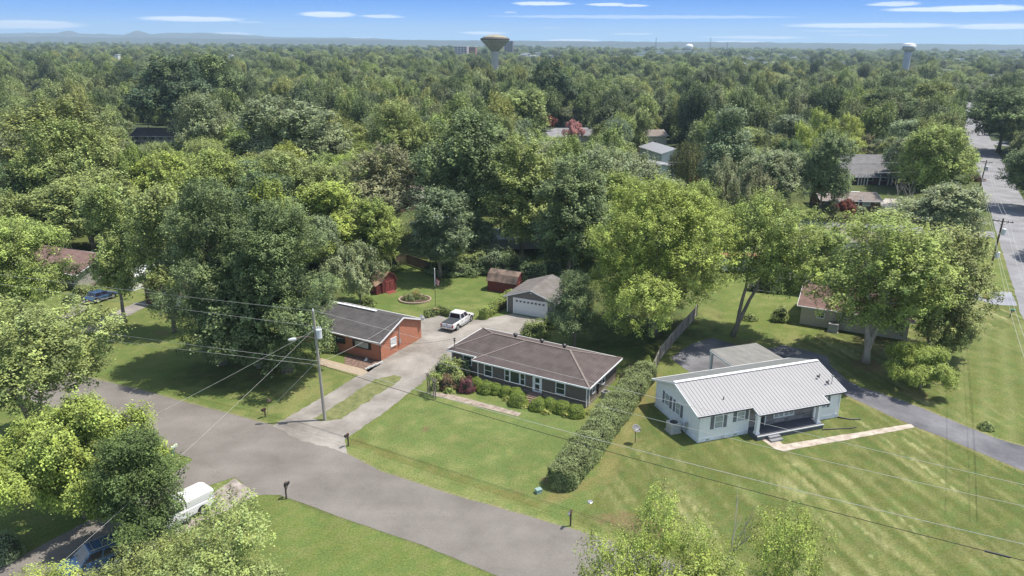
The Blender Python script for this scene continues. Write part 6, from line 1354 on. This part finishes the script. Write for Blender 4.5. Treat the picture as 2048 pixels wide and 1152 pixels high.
fp = empty('flagpole', (*g(871, 614), 0), 0, 'slim dark flagpole with a limp striped flag on the back lawn', 'flagpole'); fh = hgt(871, 614, 538)
MB().tube([(0, 0, 0), (0, 0, fh * .55)], .035, 8).build('lower_pole', dark, fp); MB().tube([(0, 0, fh * .55), (0, 0, fh)], .05, 8).lathe([(.02, 0), (.08, .06), (.02, .12)], 8, (0, 0, fh)).build('upper_pole', trimw, fp); striped_flag(fp, .06, fh * .78, .55, .9)
fl_ = empty('garden_flag', (*g(536, 828), 0), 0, 'tiny striped flag on a stick next to the small dark mailbox', 'flag'); MB().tube([(0, 0, 0), (0, 0, 1.7)], .015, 6).build('stick', dark, fl_); striped_flag(fl_, .01, 1.65, .4, .25, False)
bb = empty('bird_bath', (*g(873, 630), 0), 0, 'tan bird bath bowl on a dark post between the scrubby vines', 'bird bath'); MB().tube([(0, 0, 0), (0, 0, .85)], .06, 8).build('pedestal', woodd, bb); MB().lathe([(.08, .8), (.4, .95), (.42, 1.0), (.36, .98), (.1, .9)], 18).build('bowl', mat('terracotta', (.42, .24, .15), .8), bb)
# arbor
ab = empty('garden_arbor', (*g(866, 783), 0), R_(-60), 'weathered wooden garden arbor with climbing plant at the head of the paver path', 'arbor'); ab.location = (*g(856, 784), 0)
for x in (0, .5, 1.5, 2.0):
    MB().box(x - .05, x + .05, -.05, .05, 0, 2.1).build('post', mat('weathered wood', (.2, .18, .14), .9, .2, 4), ab)
for x in (0, 1.5):
    lt = MB()
    for i in range(9): lt.beam((x, 0, .2 + i * .22), (x + .5, 0, .2 + i * .22), .02, .03)
    lt.build('lattice', MATS['weathered wood'], ab)
tb = MB(); tb.beam((-.3, -.1, 2.12), (2.3, -.1, 2.12), .05, .1); tb.beam((-.3, .1, 2.12), (2.3, .1, 2.12), .05, .1)
for i in range(6): tb.beam((i * .4, -.3, 2.2), (i * .4, .3, 2.2), .04, .05)
tb.build('top_beam', MATS['weathered wood'], ab)
q_ = ab.location; av = bush(q_.x + .8, q_.y - .6, .9, .55, .7, 'fresh', 'climbing plant on top of the garden arbor', 'climbing_plant', 'plant', 600, .13, .25, 180, core=False); av.location.z = 1.8
# pedestal boxes, stones, cones
o = MB().box(-.25, .25, -.2, .2, 0, .3).box(-.27, .27, -.22, .22, .3, .36).build('utility_box', mat('grey green metal', (.25, .36, .34), .5)); o.location = (*g(1077, 985), 0); o.rotation_euler[2] = .5; tag(o, 'small grey-green utility box at the foot of the hedge', 'utility box')
o = MB().lathe([(.22, 0), (.24, .04), (.2, .06)], 16).build('manhole_cover', metalg); o.location = (*g(1180, 1004), 0); tag(o, 'small round metal cover in the grass right of the hedge end', 'cover')
def cone(p, label, s=1):
    e = empty('traffic_cone', (*g(*p), 0), 0, label, 'traffic cone'); MB().box(-.22 * s, .22 * s, -.22 * s, .22 * s, 0, .04).build('base', black, e)
    MB().lathe([(.17 * s, .041), (.1 * s, .45 * s), (.04 * s, .9 * s)], 14).build('body', mat('orange plastic', (.75, .12, .03), .5), e)
cone((1968, 597), 'orange traffic cone at the foot of the two-transformer pole', 1.5); cone((1943, 347), 'small orange cone left by the roadworks patch on the avenue verge', 1.3); cone((1949, 349), 'small orange cone right by the roadworks patch on the avenue verge', 1.3)
q_ = g(1950, 362); bush(*q_, 2.2, 1.6, 1.5, (.16, .07, .05), 'reddish brown brush pile on the avenue verge', 'brush_pile', 'brush pile', 900, .3, .3, 190)
tb_ = empty('wheelie_bin', (*g(258, 574), 0), 0, 'dark green rubbish bin by the white awning', 'bin'); MB().box(-.3, .3, -.35, .35, .08, 1.0).build('body', mat('bin green', (.04, .1, .06), .5), tb_); MB().box(-.32, .32, -.37, .4, 1.0, 1.07).build('lid', mat('bin green', (.04, .1, .06), .5), tb_)
def street_sign(p, h_, ang, label, col):
    e = empty('road_sign', (*g(*p), 0), R_(ang), label, 'road sign'); MB().tube([(0, 0, 0), (0, 0, h_)], .03, 8).build('post', metalg, e); MB().box(-.45, .45, -.04, -.02, h_ - .25, h_).build('plate', col, e)
street_sign((1962, 470), 2.6, 10, 'thin road sign on the corner of the side street and the avenue', trimw)

# ------------------------------------------------------------------ far town
def tower_base(x, D): p = azd(x, D); return p
X0, Y0 = azd(990, 611); wt1 = empty('water_tower', (X0, Y0, 0), 0, 'large weathered concrete water tower with conical bowl in the middle of the horizon', 'water tower')
conc = banded('weathered tower concrete', (.30, .285, .255), (.24, .225, .2), 2.3, 'z', .1, .9, .25, .22); stemm = mat('pale tower concrete', (.40, .39, .37), .9, .08, .2)
MB().lathe([(3.5, 0), (2.9, 6), (2.8, 27), (3.0, 28.2)], 32).build('stem', stemm, wt1, True); MB().lathe([(3.0, 28.2), (5.8, 31.2), (10.6, 36), (11.2, 36.6)], 40).build('bowl', conc, wt1, True)
MB().lathe([(11.2, 36.601), (11.4, 37.8), (11.0, 37.9)], 40).build('rim', mat('dark rim concrete', (.13, .115, .095), .9, .3, .3), wt1, True); MB().lathe([(10.6, 37.9), (8, 39.3), (4, 40.3), (.5, 40.7)], 40).build('dome', mat('mossy dome', (.30, .27, .2), .9, .3, .25), wt1, True)
X0, Y0 = azd(1819, 780); wt2 = empty('water_tower', (X0, Y0, 0), R_(-36), 'white water tower with lettering and fluted stem near the right edge of the horizon', 'water tower')
wt_w = mat('tower white', (.62, .64, .66), .5, .05, .2); MB().lathe([(3.9, 0), (3.3, 10), (3.2, 24), (3.6, 29)], 30).build('stem', mat('tower grey blue', (.33, .36, .42), .6, .05, .2), wt2, True)
MB().lathe([(3.6, 29), (6.0, 30.8), (6.1, 31)], 36).build('skirt', mat('tower shade grey', (.38, .4, .42), .6), wt2, True); MB().lathe([(6.2, 31.01), (6.2, 35.4)], 36).build('tank', wt_w, wt2, True); MB().lathe([(6.2, 35.41), (4.6, 36.4), (2.0, 37.0), (.3, 37.1)], 36).build('dome', trimw, wt2, True)
fc = bpy.data.curves.new('lettering', 'FONT'); fc.body = 'ETOWN'; fc.size = 2.7; fc.extrude = .04; fc.align_x = 'CENTER'; fo = bpy.data.objects.new('lettering_tmp', fc); LINK(fo); bpy.context.view_layer.update()
tm_ = bpy.data.meshes.new_from_object(fo.evaluated_get(bpy.context.evaluated_depsgraph_get())); bpy.data.objects.remove(fo)
for v_ in tm_.vertices:
    a = v_.co.x / 6.3; r_ = 6.27 + v_.co.z; zz = v_.co.y; v_.co = (r_ * math.sin(a), -r_ * math.cos(a), 32.0 + zz)
tm_.materials.clear(); lo_ = link_mesh('lettering', tm_, mat('tower lettering', (.06, .09, .14), .6), wt2)
X0, Y0 = azd(1379, 1900); wt3 = empty('water_tower', (X0, Y0, 0), 0, 'small white distant water tower between two radio masts', 'water tower')
MB().lathe([(6, 0), (5.5, 14), (6.5, 18)], 24).build('stem', wt_w, wt3, True); MB().lathe([(6.5, 18), (9.5, 22)], 28).build('skirt', MATS['tower shade grey'], wt3, True); MB().lathe([(9.5, 22.01), (9.5, 28), (7, 31), (2, 32.5)], 28).build('tank', trimw, wt3, True)
def mast(x, D, toprow, label):
    X_, Y_ = azd(x, D); h_ = 36 + (84.5 - toprow) * D / FPX; e = empty('radio_mast', (X_, Y_, 0), 0, label, 'mast'); m_ = MB(); n_ = int(h_ / 6)
    for a in range(3):
        q_ = 2 * math.pi * a / 3; m_.tube([(2.4 * math.cos(q_), 2.4 * math.sin(q_), 0), (.5 * math.cos(q_), .5 * math.sin(q_), h_)], .2, 5)
    for i in range(n_):
        z0, z1 = h_ * i / n_, h_ * (i + 1) / n_; r0 = 2.4 - 1.9 * i / n_; r1 = 2.4 - 1.9 * (i + 1) / n_
        for a in range(3):
            q0, q1 = 2 * math.pi * a / 3, 2 * math.pi * (a + 1) / 3; m_.tube([(r0 * math.cos(q0), r0 * math.sin(q0), z0), (r1 * math.cos(q1), r1 * math.sin(q1), z1)], .1, 4)
    m_.build('lattice', mat('mast steel', (.28, .28, .3), .6), e)
mast(1312, 1700, 76, 'thin lattice radio mast left of the small distant water tower'); mast(1421, 1900, 76, 'tallest thin lattice radio mast right of the small distant water tower'); mast(1455, 1600, 84, 'dark short lattice mast in front of the low hills'); mast(1545, 1000, 95, 'pale leaning-looking stack mast above a white roof')
TOWN = []
def block_b(x, D, wpx, toprow, depth, m_, label, name='distant_building', cat='building', rows=4, roofm=None):
    if rows == 1 and D > 600: D = 29 * FPX / (toprow + 1.5 - (82 + (x - 1024) * .0079))
    X_, Y_ = azd(x, D); wd = wpx * D / FPX; h_ = 36 - (toprow - (82 + (x - 1024) * .0079)) * D / FPX; e = empty(name, (X_, Y_, 0), R_(-6), label, cat, 'buildings of the distant town')
    MB().box(-wd / 2, wd / 2, 0, depth, 0, h_).build('wall', m_, e); MB().box(-wd / 2 - .4, wd / 2 + .4, -.4, depth + .4, h_, h_ + .8).build('roof', roofm or mat('pale flat roof', (.55, .56, .57), .7, .05, .1), e)
    n_ = max(3, int(wd / 5))
    for j in range(rows):
        z_ = h_ - 2.8 - j * 3.6
        if z_ < 1: break
        b_ = MB()
        for i in range(n_): xx_ = -wd / 2 + wd * (i + .25) / n_; b_.box(xx_, xx_ + wd / n_ * .5, -.08, -.001, z_, z_ + 1.6)
        b_.build('window_row', glass, e)
    return e
redb = mat('red brick far', (.28, .14, .11), .8, .1, .2); greyb = mat('pinkish grey far', (.42, .38, .38), .8, .06, .2); whitb = mat('off white far', (.6, .6, .58), .7, .05, .2)
block_b(921, 1500, 24, 92, 30, greyb, 'grey multi-storey block left of the concrete water tower'); block_b(944, 1480, 13, 93, 20, redb, 'red brick wing with white top beside the grey multi-storey block')
block_b(970, 1450, 45, 105, 25, whitb, 'long low white building just left of the tower stem', rows=1); block_b(1017, 1700, 16, 82, 20, mat('dark far tower', (.14, .12, .13), .7), 'dark narrow office tower right behind the concrete bowl', rows=8); block_b(1014, 1300, 20, 101, 20, whitb, 'white roofed church-like hall right of the tower stem', rows=1)
for i, (x, D, wpx, tr_, lab) in enumerate(((1052, 1000, 16, 105, 'first low pale roof right of the concrete water tower'), (1070, 900, 18, 110, 'second low pale roof right of the concrete water tower'), (1095, 850, 22, 109, 'grey roof right of the pale roofs near the tower'), (1232, 1100, 14, 111, 'small pale roof left of the first radio mast'), (1296, 1500, 14, 101, 'white roof at the foot of the first radio mast'), (1360, 1500, 24, 100, 'long white roof left of the small water tower'), (1412, 1600, 10, 100, 'small white roof right of the small water tower'),
        (1502, 950, 16, 114, 'white shed roof left of the pale stack'), (1545, 900, 20, 122, 'white roof under the pale stack'), (1492, 700, 8, 124, 'bright small roof among the right-hand woods'), (1568, 1500, 14, 107, 'tiny white roof right of the stack'), (1890, 1000, 7, 111, 'small upright pale block right of the white lettered tower'), (2012, 1500, 26, 106, 'long white strip building near the right edge of the horizon'), (1926, 820, 12, 145, 'brownish roof between trees above the avenue'), (1994, 820, 12, 146, 'white gable roof above the avenue trees at right'), (2042, 820, 16, 150, 'pale roof at the right edge above the avenue trees'))):
    block_b(x, D, wpx, tr_, 12, whitb if i % 3 else greyb, lab, rows=1)
for i, (x, w_, t_) in enumerate(TR):
    e_ = block_b(x, 2000, w_, t_, 10 + 4 * (i % 3), whitb if i % 4 else greyb, 'tiny pale roof scattered among the trees of the distant town on the right', rows=1); e_['group'] = 'tiny pale roofs of the distant town'
block_b(227 * 1.0, 900, 0.1 + 6, 107, 5, whitb, 'tiny white cupola building among the trees in the upper left', rows=0); block_b(456, 900, 7, 108, 5, whitb, 'tiny white steeple poking out of the woods at upper left', rows=0)

# ------------------------------------------------------------------ hills
def hills(name, D, prof, col, depth, seed, label, rough):
    xs = np.arange(-500, 2560, 6.0); rows = np.interp(xs, [p[0] for p in prof], [p[1] for p in prof]); V_ = []; nK = 9; rg = np.random.default_rng(seed)
    for k in range(nK):
        t_ = k / (nK - 1); f_ = math.sin(t_ * math.pi) ** .9; dd = D + (t_ - .5) * depth
        for x, rw_ in zip(xs, rows):
            hp = max(.6, (82 + (x - 1024) * .0079) - rw_ + 0); h_ = (36 + hp * D / FPX) * f_ * (1 + (rough * (float(fbm(np.array(x / 34 + seed), np.array(k * 1.3), 4)) - .5) if 0 < k < nK - 1 else 0)); p = azd(x, dd); V_.append((p[0], p[1], h_ - .5))
    n_ = len(xs); ii = np.arange(nK * n_).reshape(nK, n_); F_ = np.stack([ii[:-1, :-1], ii[:-1, 1:], ii[1:, 1:], ii[1:, :-1]], -1).reshape(-1, 4)
    me = np_mesh(name, V_, F_, True); tag(link_mesh(name, me, mat(name + ' cover', col, .95, .3, .004, world=True)), kind='structure')
hills('hills', 8200, [(-500, 72), (0, 68), (120, 66), (140, 63.5), (160, 67), (250, 70), (277, 63.5), (305, 68), (400, 65.5), (430, 68), (480, 71), (560, 74), (700, 76), (780, 78), (830, 84), (880, 83), (950, 82.5), (1060, 81), (1150, 84), (1200, 86.5), (1225, 84), (1245, 87), (1280, 89), (1335, 84.5), (1370, 90), (1400, 88), (1450, 85.5), (1500, 87), (1540, 84), (1565, 88), (1650, 90), (1700, 87.5), (1750, 90), (1800, 93), (2560, 100)], (.05, .062, .065), 1500, 3, '', .35)
hills('low_hills', 5800, [(-500, 74), (0, 74), (80, 73), (200, 75), (330, 79), (600, 83), (900, 87), (1300, 91), (1420, 89), (1500, 85.5), (1520, 84), (1545, 86), (1600, 89), (1700, 91), (1800, 90), (1850, 92), (1960, 96), (2560, 102)], (.04, .055, .05), 1200, 8, '', .35)

# ------------------------------------------------------------------ haze
hz = MB().box(-10500, 10500, -400, 9900, -1.2, 190).build('haze', None); hm = bpy.data.materials.new('haze air'); hm.use_nodes = True; t = hm.node_tree; t.nodes.clear()
ov = t.nodes.new('ShaderNodeOutputMaterial'); pv = t.nodes.new('ShaderNodeVolumePrincipled'); pv.inputs['Color'].default_value = (.62, .82, 1.0, 1); pv.inputs['Density'].default_value = 1.25e-4; pv.inputs['Anisotropy'].default_value = 0.1
t.links.new(pv.outputs[0], ov.inputs['Volume']); hz.data.materials.append(hm); tag(hz, 'thin bluish summer haze over the woods', 'haze', kind='stuff'); sc.cycles.volume_step_rate = 5
print('objects', len(bpy.data.objects))
